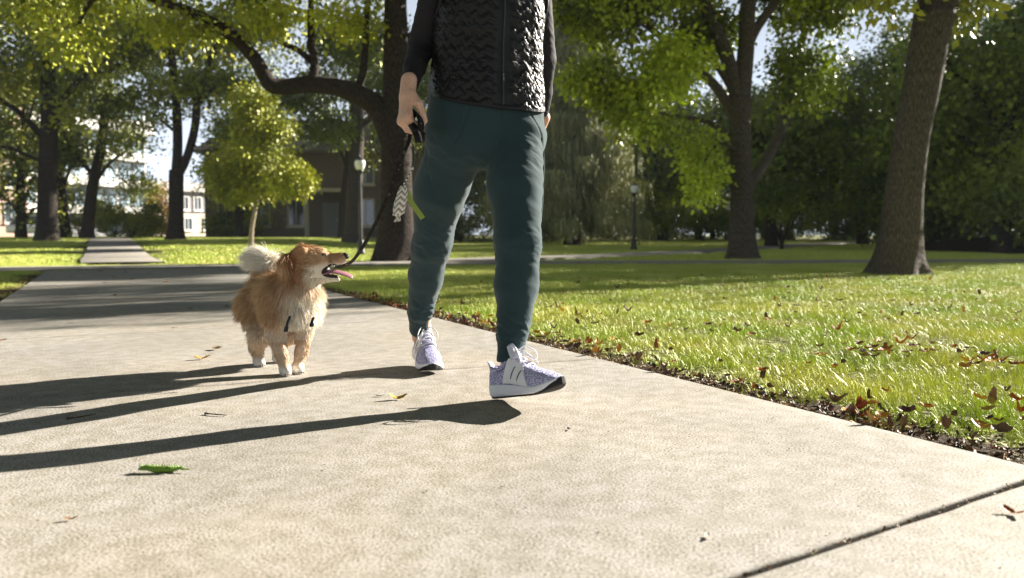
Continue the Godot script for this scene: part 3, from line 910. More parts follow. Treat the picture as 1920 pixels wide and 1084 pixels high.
	for t in [[14.9, -19.8, 11.2, 6.2, 3.0, 120]]:
		wild_tree("tall_tree", "tall tree with a high sparse crown beyond the right of the lawn", t[0], t[1], t[2], t[3], t[4], 0.26, t[5], GREEN_D, GREEN_L, g, 1.1, 0.0)
	for t in [[22.4, -28, 12, 2.4, 3.0, 400], [16.9, -23.6, 8.6, 2.0, 2.5, 330]]:
		wild_tree("tall_tree", "dense tree just beyond the right edge that shades the middle of the lawn", t[0], t[1], t[2], t[3], t[4], 0.26, t[5], DARK_D, GREEN_L, g, 1.2, -0.2)
	# big trees round the photographer, behind and left of the camera, that close off most of the open sky
	g = "park trees around the camera"
	for t in [[1.0, 4.0, 14, 6.5, 5.0], [-6.5, -2.6, 14, 7.0, 4.6], [-9.5, 1.5, 14, 6.0, 5.0], [-13.5, -6.5, 14, 6.0, 4.6], [-3.5, 7.5, 15, 6.0, 5.2], [6.5, 9.5, 15, 6.0, 5.2], [13, 4, 14, 6.5, 4.6]]:
		wild_tree("park_tree", "broad leafy park tree standing behind or beside the camera", t[0], t[1], t[2], t[3], t[4], 0.34, 480, GREEN_D, GREEN_L, g, 1.9, -0.3)

func low_bush(called: String, label: String, at: Vector3, r: Vector3, count: int, dark: Color, pale: Color, group := "") -> void:
	var o := thing(called, label, "shrub", at, group)
	for k in 4:
		var w := k * 1.6 + at.x
		var mb := MB.new()
		mb.tube([Vector3(0, -0.05, 0), Vector3(cos(w) * r.x * 0.3, r.y * 0.7, sin(w) * r.z * 0.3), Vector3(cos(w) * r.x * 0.6, r.y * 1.4, sin(w) * r.z * 0.6)], [0.03, 0.02, 0.008], 5)
		part(mb.mesh(), "stem", mat.dark_bark, o)
	crown(o, [[at + Vector3(0, r.y * 0.9, 0), r], [at + Vector3(r.x * 0.5, r.y * 0.7, 0), r * 0.65], [at + Vector3(-r.x * 0.55, r.y * 0.75, 0.1), r * 0.6]], count, sprig[3], dark, pale, 0.9, -0.5)

# ---------- buildings, cars, shrubs at the back ----------
func wall_box(o: Node3D, called: String, m: Material, at: Vector3, size: Vector3) -> MeshInstance3D:
	var mb := MB.new()
	mb.box(Vector3.ZERO, size)
	var p := part(mb.mesh(false), called, m, o)
	p.position = at
	return p

func window(o: Node3D, at: Vector3, w: float, h: float, frame: Material, glass: Material) -> void:
	# at: middle of the opening on the front face (front faces +z)
	var mb := MB.new()
	for s in [-1.0, 1.0]:
		mb.box(Vector3(s * (w * 0.5 + 0.04), 0, 0.03), Vector3(0.08, h + 0.16, 0.1))
		mb.box(Vector3(0, s * (h * 0.5 + 0.04), 0.03), Vector3(w, 0.08, 0.1))
	mb.box(Vector3(0, 0, 0.02), Vector3(0.05, h, 0.06))
	var f := part(mb.mesh(false), "window", frame, o)
	f.position = at
	mb = MB.new()
	mb.box(Vector3(0, 0, 0.006), Vector3(w, h, 0.01))
	part(mb.mesh(false), "pane", glass, f)
	mb = MB.new()
	mb.box(Vector3(0, -h * 0.5 - 0.13, 0.09), Vector3(w + 0.3, 0.1, 0.2))
	part(mb.mesh(false), "sill", frame, f)

func build_far() -> void:
	var brick := paint(Color.WHITE, 0.9, 0.3)
	grain(brick, noise_tex(0.06, 4, 256, [[0.0, lin(0.11, 0.09, 0.08)], [1.0, lin(0.22, 0.18, 0.16)]], 0, FastNoiseLite.TYPE_SIMPLEX_SMOOTH, 51), Vector3(0.4, 1.2, 0.4), null, 1.0)
	var pink := paint(Color.WHITE, 0.9, 0.3)
	grain(pink, noise_tex(0.05, 4, 256, [[0.0, lin(0.36, 0.24, 0.2)], [1.0, lin(0.55, 0.4, 0.34)]], 0, FastNoiseLite.TYPE_SIMPLEX_SMOOTH, 52), Vector3(0.4, 1.2, 0.4), null, 1.0)
	var white := paint(Color.WHITE, 0.7, 0.4)
	grain(white, noise_tex(0.03, 4, 256, [[0.0, lin(0.66, 0.65, 0.62)], [1.0, lin(0.82, 0.8, 0.77)]], 0, FastNoiseLite.TYPE_SIMPLEX_SMOOTH, 53), Vector3(0.2, 0.1, 0.2), null, 1.0)
	var beige := paint(Color.WHITE, 0.85, 0.3)
	grain(beige, noise_tex(0.04, 4, 256, [[0.0, lin(0.5, 0.43, 0.34)], [1.0, lin(0.72, 0.64, 0.53)]], 0, FastNoiseLite.TYPE_SIMPLEX_SMOOTH, 54), Vector3(0.3, 0.3, 0.3), null, 1.0)
	var grey := paint(lin(0.2, 0.2, 0.22), 0.8)
	var roof := paint(lin(0.13, 0.12, 0.12), 0.9)
	var trim := paint(lin(0.5, 0.47, 0.42), 0.8)
	var glass := paint(lin(0.05, 0.07, 0.09), 0.08, 0.8)
	var pale_glass := paint(lin(0.28, 0.36, 0.42), 0.15, 0.8)
	# white office with long balconies
	var o := thing("office_building", "pale modern building with stacked white balconies left of the far path", "building", Vector3(-47, 0.39, -92))
	o.rotation.y = 1.15
	wall_box(o, "wall", grey, Vector3(0, 6.5, -3), Vector3(16, 13, 6))
	for k in 4:
		wall_box(o, "balcony", white, Vector3(0, 2.9 + k * 3.1, 0.7), Vector3(16.6, 0.9, 1.5))
		for j in 8:
			var w := MB.new()
			w.box(Vector3.ZERO, Vector3(1.55, 1.9, 0.08))
			var f := part(w.mesh(false), "window", pale_glass, o)
			f.position = Vector3(-7 + j * 2, 4.35 + k * 3.1, 0.06)
			w = MB.new()
			w.box(Vector3(0.85, 0, 0.02), Vector3(0.12, 2.0, 0.16))
			part(w.mesh(false), "mullion", white, f)
	wall_box(o, "roof", white, Vector3(0, 13.15, -2.8), Vector3(17, 0.3, 8))
	# sunlit low stone building
	o = thing("stone_hall", "low sunlit beige building with a grey upper storey seen past the forked tree", "building", Vector3(-33, 0.39, -84))
	o.rotation.y = 1.0
	wall_box(o, "wall", beige, Vector3(2, 1.1, 0), Vector3(14, 2.2, 5))
	wall_box(o, "upper_wall", grey, Vector3(0.8, 3.3, -0.6), Vector3(8, 2.2, 3))
	var mb := MB.new()
	mb.quad(Vector3(-4, 4.4, 1.3), Vector3(-4, 5.6, -2.2), Vector3(6, 5.6, -2.2), Vector3(6, 4.4, 1.3))
	mb.box(Vector3(1, 4.5, -0.6), Vector3(10, 0.12, 4))
	part(mb.mesh(false), "roof", trim, o)
	for k in 5: window(o, Vector3(-2.3 + k * 1.5, 3.3, 0.9), 0.8, 1.2, white, glass)
	for k in 6: window(o, Vector3(-3.8 + k * 2.2, 1.2, 2.5), 0.8, 1.1, white, glass)
	# brick house in shade
	o = thing("brick_house", "shaded dark brick house with tall windows and a porch behind the young tree", "building", Vector3(-12, 0.38, -50))
	wall_box(o, "wall", brick, Vector3(0, 2.6, -3), Vector3(13, 5.2, 6))
	mb = MB.new()
	mb.quad(Vector3(-7, 5.2, 0.5), Vector3(-5, 7.4, -3), Vector3(5, 7.4, -3), Vector3(7, 5.2, 0.5))
	mb.quad(Vector3(7, 5.2, -6.5), Vector3(5, 7.4, -3), Vector3(-5, 7.4, -3), Vector3(-7, 5.2, -6.5))
	mb.quad(Vector3(7, 5.2, 0.5), Vector3(5, 7.4, -3), Vector3(5, 7.4, -3.01), Vector3(7, 5.2, -6.5))
	mb.quad(Vector3(-7, 5.2, -6.5), Vector3(-5, 7.4, -3.01), Vector3(-5, 7.4, -3), Vector3(-7, 5.2, 0.5))
	mb.box(Vector3(0, 5.12, -3), Vector3(14, 0.14, 7))
	part(mb.mesh(false), "roof", roof, o)
	for k in 6:
		if k == 3: continue
		window(o, Vector3(-5.2 + k * 2.1, 1.5, 0.0), 0.9, 1.5, trim, glass)
		window(o, Vector3(-5.2 + k * 2.1, 3.9, 0.0), 0.9, 1.3, trim, glass)
	wall_box(o, "porch_roof", trim, Vector3(1.1, 2.75, 0.9), Vector3(2.6, 0.22, 1.8))
	for s in [-1.0, 1.0]:
		mb = MB.new()
		mb.tube([Vector3(1.1 + s * 1.1, -0.1, 1.5), Vector3(1.1 + s * 1.1, 1.3, 1.5), Vector3(1.1 + s * 1.1, 2.64, 1.5)], [0.14, 0.13, 0.11], 12)
		part(mb.mesh(), "column", trim, o)
	var d := wall_box(o, "door", grey, Vector3(1.1, 1.05, 0.03), Vector3(1.0, 2.1, 0.08))
	mb = MB.new(); mb.box(Vector3(0.38, 0, 0.07), Vector3(0.05, 0.16, 0.05)); part(mb.mesh(false), "handle", trim, d)
	# pink brick building at the left edge
	o = thing("pink_building", "pink brick building glimpsed through dark leaves at the left edge", "building", Vector3(-42, 0.39, -62))
	o.rotation.y = 1.1
	wall_box(o, "wall", pink, Vector3(0, 6, -4), Vector3(12, 12, 8))
	wall_box(o, "roof", roof, Vector3(0, 12.1, -4), Vector3(12.6, 0.25, 8.6))
	for r in 4:
		for k in 5: window(o, Vector3(-4.6 + k * 2.3, 1.9 + r * 2.8, 0.0), 1.0, 1.5, trim, glass)
	# parked cars
	var cars := [["dark blue car parked nearest the far end of the path", Vector3(-30.4, 0.36, -66), 0.25, lin(0.03, 0.05, 0.12)], ["dark grey car parked just right of the blue one", Vector3(-27.9, 0.36, -64), 0.35, lin(0.06, 0.07, 0.1)], ["silver car parked behind the dark trunk at the far left", Vector3(-36.5, 0.38, -64), 0.5, lin(0.6, 0.62, 0.66)]]
	for c in cars: car(c[0], c[1], c[2], c[3], glass)
	# shrubs in front of the buildings
	for b in [[-20.2, -44, 1.7, 1.5, "round green shrub at the far end of the path, left of the cars"], [-24.5, -47, 1.8, 2.1, "taller shrub with yellow-green leaves left of the far path"], [-16.5, -50, 1.9, 1.2, "broad low shrub just behind the far end of the path"], [-25.8, -61, 1.1, 2.2, "small orange-leaved shrub beside the forked dark tree"]]:
		low_bush("shrub", b[4], Vector3(b[0], 0.36, b[1]), Vector3(b[2], b[3], 1.3), 130, Color(0.16, 0.10, 0.015) if "orange" in b[4] else GREEN_D, Color(0.45, 0.28, 0.03) if "orange" in b[4] else GOLD_L)
	for k in 22:
		var x := -6.0 + k * 2.6 + rnd(-0.6, 0.6)
		var z := -47.0 - rnd(0, 5) - maxf(0, x) * 0.12
		low_bush("hedge_shrub", "dark undergrowth shrub at the foot of the wood", Vector3(x, height(x, z) - 0.03, z), Vector3(2.1, 1.3 + rnd(0, 0.9), 1.4), 110, DARK_D, DARK_L if k % 3 else GOLD_L, "undergrowth along the edge of the wood")
	# mulched rise under the dark trees
	mb = MB.new()
	var w := 30
	for a in w + 1:
		for b in 13:
			var fx := float(a) / w
			var fz := float(b) / 12.0
			var x := 13.0 + fx * 26.0
			var z := -21.0 - fz * 12.0 - fx * 6.0
			var rim := minf(minf(fx, 1 - fx) * 5.0, minf(fz, 1 - fz) * 3.0)
			mb.vert(Vector3(x, height(x, z) - 0.06 + 0.55 * sstep(0, 1, rim) + 0.08 * noise.get_noise_2d(x * 0.8, z * 0.8), z))
	for a in w:
		for b in 12:
			var q := a * 13 + b
			mb.tri(q, q + 1, q + 13); mb.tri(q + 1, q + 14, q + 13)
	if (mb.v[mb.i[2]] - mb.v[0]).cross(mb.v[mb.i[1]] - mb.v[0]).y < 0:
		for e in range(0, mb.i.size(), 3):
			var t := mb.i[e + 1]; mb.i[e + 1] = mb.i[e + 2]; mb.i[e + 2] = t
	tag(part(mb.mesh(), "mulch_bank", mat.soil, self), "", "", "", "structure")

func car(label: String, at: Vector3, turn: float, col: Color, glass: Material) -> void:
	var o := thing("parked_car", label, "car", at, "cars parked beyond the far path")
	o.rotation.y = turn
	var body := paint(col, 0.25, 0.6)
	body.clearcoat_enabled = true
	body.clearcoat = 0.8
	var prof := [[-2.2, 0.35, 0.75], [-2.1, 0.3, 0.95], [-1.4, 0.28, 1.02], [0.9, 0.28, 1.0], [1.9, 0.3, 0.86], [2.2, 0.36, 0.66]]
	var rings := []
	for p in prof:
		var ring := []
		for k in 16:
			var w := TAU * k / 16
			var cy: float = (p[1] + p[2]) * 0.5
			var e := Vector2(cos(w), sin(w))
			e = Vector2(signf(e.x) * pow(absf(e.x), 0.45), signf(e.y) * pow(absf(e.y), 0.5))
			ring.append(Vector3(p[0], cy + e.y * (p[2] - p[1]) * 0.5, e.x * (0.88 if absf(p[0]) < 2.15 else 0.7)))
		rings.append(ring)
	var mb := MB.new(); mb.loft(rings)
	part(mb.mesh(), "body", body, o)
	rings = []
	for p in [[-1.95, 0.95, 0.78, 1.02], [-1.55, 1.0, 0.72, 1.52], [-0.2, 1.0, 0.68, 1.62], [0.35, 1.0, 0.7, 1.52], [1.15, 0.96, 0.76, 1.0]]:
		var ring := []
		for q in [[-0.8, p[1]], [-p[2], p[3] - 0.08], [-p[2] + 0.1, p[3]], [p[2] - 0.1, p[3]], [p[2], p[3] - 0.08], [0.8, p[1]]]:
			ring.append(Vector3(p[0], q[1], q[0]))
		rings.append(ring)
	mb = MB.new(); mb.loft(rings)
	part(mb.mesh(), "cabin", glass, o)
	mb = MB.new(); mb.box(Vector3(-0.6, 1.61, 0), Vector3(1.7, 0.06, 1.25)); part(mb.mesh(false), "roof", body, o)
	var tyre := paint(lin(0.02, 0.02, 0.02), 0.9)
	var rim := paint(lin(0.5, 0.5, 0.5), 0.35)
	for x in [-1.35, 1.35]:
		for s in [-1.0, 1.0]:
			mb = MB.new()
			mb.tube([Vector3(x, 0.32, s * 0.68), Vector3(x, 0.32, s * 0.72), Vector3(x, 0.32, s * 0.88), Vector3(x, 0.32, s * 0.91)], [0.27, 0.32, 0.32, 0.27], 18)
			var t := part(mb.mesh(), "wheel", tyre, o)
			mb = MB.new()
			mb.tube([Vector3(x, 0.32, s * 0.9), Vector3(x, 0.32, s * 0.93)], [0.2, 0.17], 14)
			part(mb.mesh(), "rim", rim, t)
	for s in [-1.0, 1.0]:
		mb = MB.new(); mb.box(Vector3(2.12, 0.68, s * 0.58), Vector3(0.1, 0.12, 0.3)); part(mb.mesh(false), "headlight", rim, o)

# ---------- lamp posts ----------
func build_lamps() -> void:
	var iron := paint(lin(0.02, 0.022, 0.022), 0.45, 0.5)
	var glass := paint(lin(0.75, 0.77, 0.78), 0.25, 0.5)
	glass.backlight = Color(0.5, 0.5, 0.5)
	for l in [[Vector3(-4.22, 0, -23.1), 2.72, "black lamp post with a white globe lantern left of the walker"], [Vector3(4.47, 0, -30.4), 2.45, "black lamp post with a globe lantern on the shaded lawn right of the walker"]]:
		var at: Vector3 = l[0]
		var h: float = l[1]
		var o := thing("lamp_post", l[2], "lamp post", Vector3(at.x, height(at.x, at.z) - 0.04, at.z), "lamp posts of the park")
		var mb := MB.new()
		mb.tube([Vector3(0, 0, 0), Vector3(0, 0.1, 0), Vector3(0, 0.14, 0), Vector3(0, 0.4, 0), Vector3(0, 0.46, 0)], [0.13, 0.13, 0.1, 0.085, 0.06], 14)
		part(mb.mesh(), "base", iron, o)
		mb = MB.new()
		mb.tube([Vector3(0, 0.46, 0), Vector3(0, h * 0.5, 0), Vector3(0, h - 0.42, 0)], [0.05, 0.043, 0.036], 12)
		part(mb.mesh(), "pole", iron, o)
		mb = MB.new()
		mb.tube([Vector3(0, h - 0.46, 0), Vector3(0, h - 0.42, 0), Vector3(0, h - 0.38, 0), Vector3(0, h - 0.34, 0)], [0.04, 0.075, 0.08, 0.1], 14)
		part(mb.mesh(), "collar", iron, o)
		mb = MB.new()
		mb.tube([Vector3(0, h - 0.34, 0), Vector3(0, h - 0.28, 0), Vector3(0, h - 0.18, 0), Vector3(0, h - 0.1, 0), Vector3(0, h - 0.05, 0)], [0.09, 0.125, 0.15, 0.14, 0.1], 18)
		part(mb.mesh(), "globe", glass, o)
		mb = MB.new()
		mb.tube([Vector3(0, h - 0.07, 0), Vector3(0, h - 0.04, 0), Vector3(0, h + 0.0, 0), Vector3(0, h + 0.02, 0), Vector3(0, h + 0.09, 0)], [0.135, 0.12, 0.05, 0.02, 0.006], 14)
		part(mb.mesh(), "cap", iron, o)

# ---------- grass, fallen leaves ----------
func grass_patch(sd: int, n: int, side: float, h0: float, h1: float, w: float) -> ArrayMesh:
	var r := RandomNumberGenerator.new(); r.seed = sd
	var mb := MB.new()
	for k in n:
		var p := Vector3(r.randf_range(-0.5, 0.5) * side, 0, r.randf_range(-0.5, 0.5) * side)
		var h := r.randf_range(h0, h1)
		var a := r.randf_range(0, TAU)
		var lean := Vector3(cos(a), 0, sin(a)) * h * r.randf_range(0.1, 0.85)
		var b := a + r.randf_range(0.8, 2.3)
		var s := Vector3(cos(b), 0, sin(b)) * w * r.randf_range(0.6, 1.2)
		var t := r.randf_range(0.7, 1.3)
		mb.col = Color(t, t, t)
		if r.randf() < 0.08: mb.col = Color(2.0 * t, 1.35 * t, 2.2 * t)
		var i := mb.vert(p - s)
		mb.vert(p + s)
		var m := p + lean * 0.35 + Vector3(0, h * 0.6, 0)
		mb.vert(m - s * 0.8); mb.vert(m + s * 0.8)
		mb.vert(p + lean + Vector3(0, h * 0.95, 0))
		mb.tri(i, i + 2, i + 1); mb.tri(i + 1, i + 2, i + 3); mb.tri(i + 2, i + 4, i + 3)
	return mb.mesh(false)

func grass_color(p: Vector3) -> Color:
	var f := clampf(0.5 + 1.1 * noise.get_noise_2d(p.x * 0.9, p.z * 0.9) + rng.randfn() * 0.15, 0, 1)
	var c := Color(0.46, 0.57, 0.085).lerp(Color(0.64, 0.65, 0.17), f)
	return c

func build_grass() -> void:
	var a := grass_patch(61, 210, 0.3, 0.02, 0.062, 0.0019)
	var places := []
	var cols := PackedColorArray()
	var z := -0.9
	while z > -17.0:
		var x := z * 0.75 - 1.0
		while x < -z * 0.75 + 1.6:
			var p := Vector3(x + rnd(-0.08, 0.08), 0, z + rnd(-0.08, 0.08))
			var v := (p - EDGE).dot(ACROSS)
			var thin := v > -PATH_W - 0.4 and v < 0.32 and rng.randf() < 0.45
			if not on_path(p, 0.10 + 0.16 * noise.get_noise_2d(p.x * 2.3, p.z * 2.3)) and not thin and noise.get_noise_2d(p.x * 1.7 + 31, p.z * 1.7) > -0.52:
				p.y = height(p.x, p.z) - 0.035
				var s := rnd(0.7, 1.15) * (0.85 + 0.35 * noise.get_noise_2d(p.x * 1.6, p.z * 1.6))
				places.append(Transform3D(Basis(Vector3.UP, rnd(0, TAU)).scaled(Vector3(1, s, 1)), p))
				cols.append(grass_color(p))
			x += 0.17
		z -= 0.17
	var g := scatter(a, "lawn_grass", mat.grass, self, places, cols)
	tag(g, "green lawn grass growing beside the concrete path", "grass", "", "stuff")
	a = grass_patch(62, 420, 1.1, 0.03, 0.075, 0.006)
	places = []
	cols = PackedColorArray()
	z = -17.0
	while z > -56.0:
		var x := z * 0.72
		while x < -z * 0.72:
			var p := Vector3(x + rnd(-0.3, 0.3), 0, z + rnd(-0.3, 0.3))
			if not on_path(p, 0.5):
				p.y = height(p.x, p.z) - 0.035
				places.append(Transform3D(Basis(Vector3.UP, rnd(0, TAU)), p))
				cols.append(grass_color(p))
			x += 0.75
		z -= 0.75
	g = scatter(a, "distant_grass", mat.grass, self, places, cols)
	tag(g, "short lawn grass beyond the crossing path", "grass", "", "stuff")

func leaf_shape(sd: int, lobes: float, curl: float) -> ArrayMesh:
	var r := RandomNumberGenerator.new(); r.seed = sd
	var mb := MB.new()
	var n := 22
	var c := mb.vert(Vector3(0, r.randf_range(-0.03, 0.03), 0))
	for ring in 2:
		for k in n:
			var w := TAU * k / n
			var f := 0.8 + 0.2 * absf(cos(w * lobes * 0.5)) if lobes > 0 else 0.55 + 0.45 * absf(cos(w))
			f *= (0.5 if ring == 0 else 1.0) * r.randf_range(0.9, 1.08)
			var p := Vector3(cos(w) * f, 0, sin(w) * f * (0.85 if lobes > 0 else 0.55))
			p.y = curl * p.x * p.x * 0.8 + curl * 0.9 * absf(p.z) * f + r.randf_range(-0.1, 0.1) * (ring + 1)
			var t := r.randf_range(0.8, 1.2)
			mb.col = Color(t, t, t)
			mb.vert(p)
	mb.col = Color.WHITE
	for k in n:
		var a := 1 + k
		var b := 1 + (k + 1) % n
		mb.tri(c, a, b)
		mb.tri(a, a + n, b + n); mb.tri(a, b + n, b)
	# stalk
	var s := mb.vert(Vector3(-0.5, 0.02, 0.015))
	mb.vert(Vector3(-0.5, 0.02, -0.015)); mb.vert(Vector3(-1.25, 0.12, 0.0))
	mb.tri(s, s + 1, s + 2)
	return mb.mesh()

func fallen(label: String, at: Vector3, size: float, m: Mesh, col: Color, tilt: float, group := "") -> void:
	var o := MeshInstance3D.new()
	o.name = numbered("fallen_leaf")
	o.mesh = m
	o.material_override = leaf_mat(col)
	add_child(o)
	o.transform = Transform3D((Basis(Vector3.UP, rnd(0, TAU)) * Basis(Vector3.RIGHT, rnd(-tilt, tilt))) * Basis.from_scale(Vector3(1, 0.4 if group == "" else 0.5, 1) * size), at)
	tag(o, label, "leaf", group)

var leaf_mats := {}
func leaf_mat(c: Color) -> StandardMaterial3D:
	if not leaf_mats.has(c):
		var m: StandardMaterial3D = mat.dry_leaf.duplicate()
		m.albedo_color = c
		leaf_mats[c] = m
	return leaf_mats[c]

func build_litter() -> void:
	var shapes := []
	for k in 6: shapes.append(leaf_shape(70 + k, 5.0 if k < 2 else 0.0, [0.6, 1.0, 1.5, 0.7, 1.3, 0.3][k]))
	var tones := [lin(0.09, 0.045, 0.03), lin(0.14, 0.06, 0.035), lin(0.28, 0.07, 0.025), lin(0.42, 0.14, 0.02), lin(0.5, 0.26, 0.04), lin(0.2, 0.12, 0.06), lin(0.11, 0.06, 0.045)]
	# single leaves on the concrete
	fallen("curled brown leaf on the path left of the dog's hind paw", Vector3(-1.367, 0.004, -3.62), 0.035, shapes[4], tones[4], 0.2)
	fallen("small upright tan leaf on the path, the farther of two left of the dog", Vector3(-1.41, 0.006, -3.92), 0.03, shapes[1], tones[5], 0.5)
	fallen("yellow leaf lying on the path between the two shoes and the camera", Vector3(-0.38, 0.004, -2.73), 0.032, shapes[2], lin(0.5, 0.36, 0.05), 0.2)
	fallen("tiny curled grey leaf near the bottom left of the path", Vector3(-0.85, 0.003, -1.56), 0.013, shapes[4], tones[5], 0.1)
	fallen("pale dry leaf scrap near the bottom of the path", Vector3(0.355, 0.003, -1.47), 0.013, shapes[3], lin(0.62, 0.55, 0.42), 0.1)
	fallen("orange-brown leaf on the slab at the lower right edge", Vector3(0.985, 0.004, -1.595), 0.024, shapes[4], tones[3], 0.2)
	fallen("dark leaf scrap on the path in front of the raised shoe", Vector3(0.16, 0.003, -2.3), 0.012, shapes[3], tones[0], 0.1)
	fallen("small brown leaf on the path just right of the dog's paws", Vector3(-0.45, 0.003, -2.78), 0.016, shapes[3], tones[1], 0.1)
	# dark scraps blown onto the path farther back
	for k in 20:
		var s := rnd(3.5, 12.5)
		var p := edge_at(s) - ACROSS * rnd(0.2, PATH_W - 0.2)
		fallen("small dark leaf blown onto the far slabs of the path", p + Vector3(0, 0.005, 0), rnd(0.018, 0.034), shapes[rng.randi() % 6], tones[rng.randi() % 7], 0.2, "leaves blown onto the far slabs")
	# leaves lying in the lawn
	var spots := []
	for k in 46: spots.append(Vector3(1.83 + rng.randfn() * 0.2, 0, -3.87 + rng.randfn() * 0.1))
	for k in 18: spots.append(Vector3(2.05 + rng.randfn() * 0.12, 0, -3.42 + rng.randfn() * 0.1))
	for k in 16: spots.append(Vector3(1.1 + rng.randfn() * 0.25, 0, -4.7 + rng.randfn() * 0.2))
	while spots.size() < 270:
		var d := 2.2 + pow(rng.randf(), 1.7) * 9.0
		var p := Vector3(rnd(-0.15, 0.62) * d + 0.3, 0, -d)
		if not on_path(p, 0.1): spots.append(p)
	var more := []
	var mcol := PackedColorArray()
	var made := 0
	for p in spots:
		if on_path(p, 0.06): continue
		made += 1
		if made > 185:
			var sc := rnd(0.014, 0.036)
			more.append(Transform3D(Basis.from_euler(Vector3(rnd(-0.6, 0.6), rnd(0, TAU), rnd(-0.6, 0.6))).scaled(Vector3(sc, sc, sc)), p + Vector3(0, rnd(-0.008, 0.014), 0)))
			var q: Color = tones[rng.randi() % 7].srgb_to_linear()
			mcol.append(q)
			continue
		fallen("dry brown or red fallen leaf lying in the sunny lawn grass", p + Vector3(0, rnd(0.0, 0.024), 0), rnd(0.017, 0.036), shapes[rng.randi() % 6], tones[rng.randi() % 7], 0.4, "fallen leaves in the lawn")
	# leaves caught along the edge of the path
	for k in 170:
		var s := -1.4 + pow(rng.randf(), 0.8) * 7.5
		var p := edge_at(s) + ACROSS * (0.01 + absf(rng.randfn()) * 0.12)
		if k >= 78:
			var sc := rnd(0.012, 0.03)
			more.append(Transform3D(Basis.from_euler(Vector3(rnd(-0.6, 0.6), rnd(0, TAU), rnd(-0.6, 0.6))).scaled(Vector3(sc, sc, sc)), p + Vector3(0, rnd(-0.012, 0.01), 0)))
			mcol.append(tones[rng.randi() % 7].srgb_to_linear())
			continue
		fallen("crumpled leaf caught in the bare earth along the path edge", p + Vector3(0, rnd(-0.012, 0.012), 0), rnd(0.014, 0.032), shapes[rng.randi() % 6], tones[rng.randi() % 7], 0.6, "leaves caught along the edge of the path")
	tag(scatter(shapes[2], "scattered_leaves", mat.dry_leaf, self, more, mcol), "small crumpled leaves strewn through the grass and along the path edge", "leaves", "", "stuff")
	# crumbs of leaf and bark
	var places := []
	var cols := PackedColorArray()
	for k in 5200:
		var right := k % 5 != 0
		var s := -2.0 + pow(rng.randf(), 0.9) * 14.0
		var p := edge_at(s) + (ACROSS * (absf(rng.randfn()) * 0.11 - 0.004) if right else ACROSS * (-PATH_W - absf(rng.randfn()) * 0.14))
		p.y = -0.018 + rnd(0, 0.014)
		var sc := rnd(0.006, 0.02)
		places.append(Transform3D(Basis.from_euler(Vector3(rnd(-0.8, 0.8), rnd(0, TAU), rnd(-0.8, 0.8))).scaled(Vector3(sc, sc, sc)), p))
		var t: Color = [Color(0.09, 0.05, 0.03), Color(0.16, 0.09, 0.05), Color(0.3, 0.17, 0.07), Color(0.05, 0.035, 0.025), Color(0.35, 0.25, 0.15)][rng.randi() % 5]
		cols.append(t)
	for k in 60:
		# bits of leaf lodged in the near joint
		var p := Vector3(1.267, -0.006, -1.903) + Vector3(-0.8344, 0, 0.5512) * rnd(0, 2.0) + Vector3(rnd(-0.006, 0.006), rnd(-0.006, 0.004), 0)
		var sc := rnd(0.003, 0.009)
		places.append(Transform3D(Basis.from_euler(Vector3(rnd(-1, 1), rnd(0, TAU), rnd(-1, 1))).scaled(Vector3(sc, sc, sc)), p))
		cols.append([Color(0.3, 0.17, 0.07), Color(0.5, 0.42, 0.3), Color(0.12, 0.08, 0.05)][k % 3])
	for k in 500:
		# grit and crumbs on the concrete itself
		var s := -2.0 + rng.randf() * 9.0
		var p := edge_at(s) - ACROSS * rnd(0.02, PATH_W)
		p.y = 0.002
		var sc := rnd(0.002, 0.005)
		places.append(Transform3D(Basis(Vector3.UP, rnd(0, TAU)).scaled(Vector3(sc, sc, sc)), p))
		cols.append(Color(0.08, 0.06, 0.045) if k % 3 else Color(0.5, 0.45, 0.36))
	tag(scatter(shapes[5], "leaf_litter", mat.dry_leaf, self, places, cols), "crumbled leaf litter and bits of bark along the path edge", "leaf litter", "", "stuff")
	# green curled frond
	var mb := MB.new()
	var pts := []
	var rad := []
	for k in 13:
		var t := k / 12.0
		pts.append(Vector3(-0.05 + 0.1 * t, 0.0085 + 0.002 * sin(t * 7.0), 0.004 * sin(t * 5.0)))
		rad.append(0.0085 * pow(sin(PI * clampf(0.06 + t * 0.9, 0, 1)), 0.5) * (1.0 - 0.25 * t))
	mb.tube(pts, rad, 10)
	for k in mb.v.size(): mb.v[k] += Vector3(0, 1, 0) * 0.0012 * sin(mb.v[k].x * 900.0) + Vector3(0, 0, 0.0012) * cos(mb.v[k].x * 700.0)
	var o := thing("curled_leaf", "bright green curled leaf lying on the sunny concrete at lower left", "leaf", Vector3(-0.815, 0, -1.885))
	var green := paint(lin(0.14, 0.26, 0.02), 0.6)
	green.backlight = Color(0.4, 0.5, 0.1)
	part(mb.mesh(), "rolled_blade", green, o)
	mb = MB.new()
	mb.tube([Vector3(0.046, 0.0085, 0), Vector3(0.058, 0.0075, 0.001), Vector3(0.07, 0.008, 0.002)], [0.003, 0.002, 0.0007], 6)
	part(mb.mesh(), "tip", green, o)
	for k in 16:
		mb = MB.new()
		var x := -0.046 + k * 0.0058
		mb.tube([Vector3(x, 0.0125, 0.0), Vector3(x - 0.004, 0.02, rnd(-0.003, 0.003))], [0.0022, 0.0004], 4)
		part(mb.mesh(), "leaflet", green, o)
	# twigs
	var wood := paint(lin(0.05, 0.03, 0.02), 0.9)
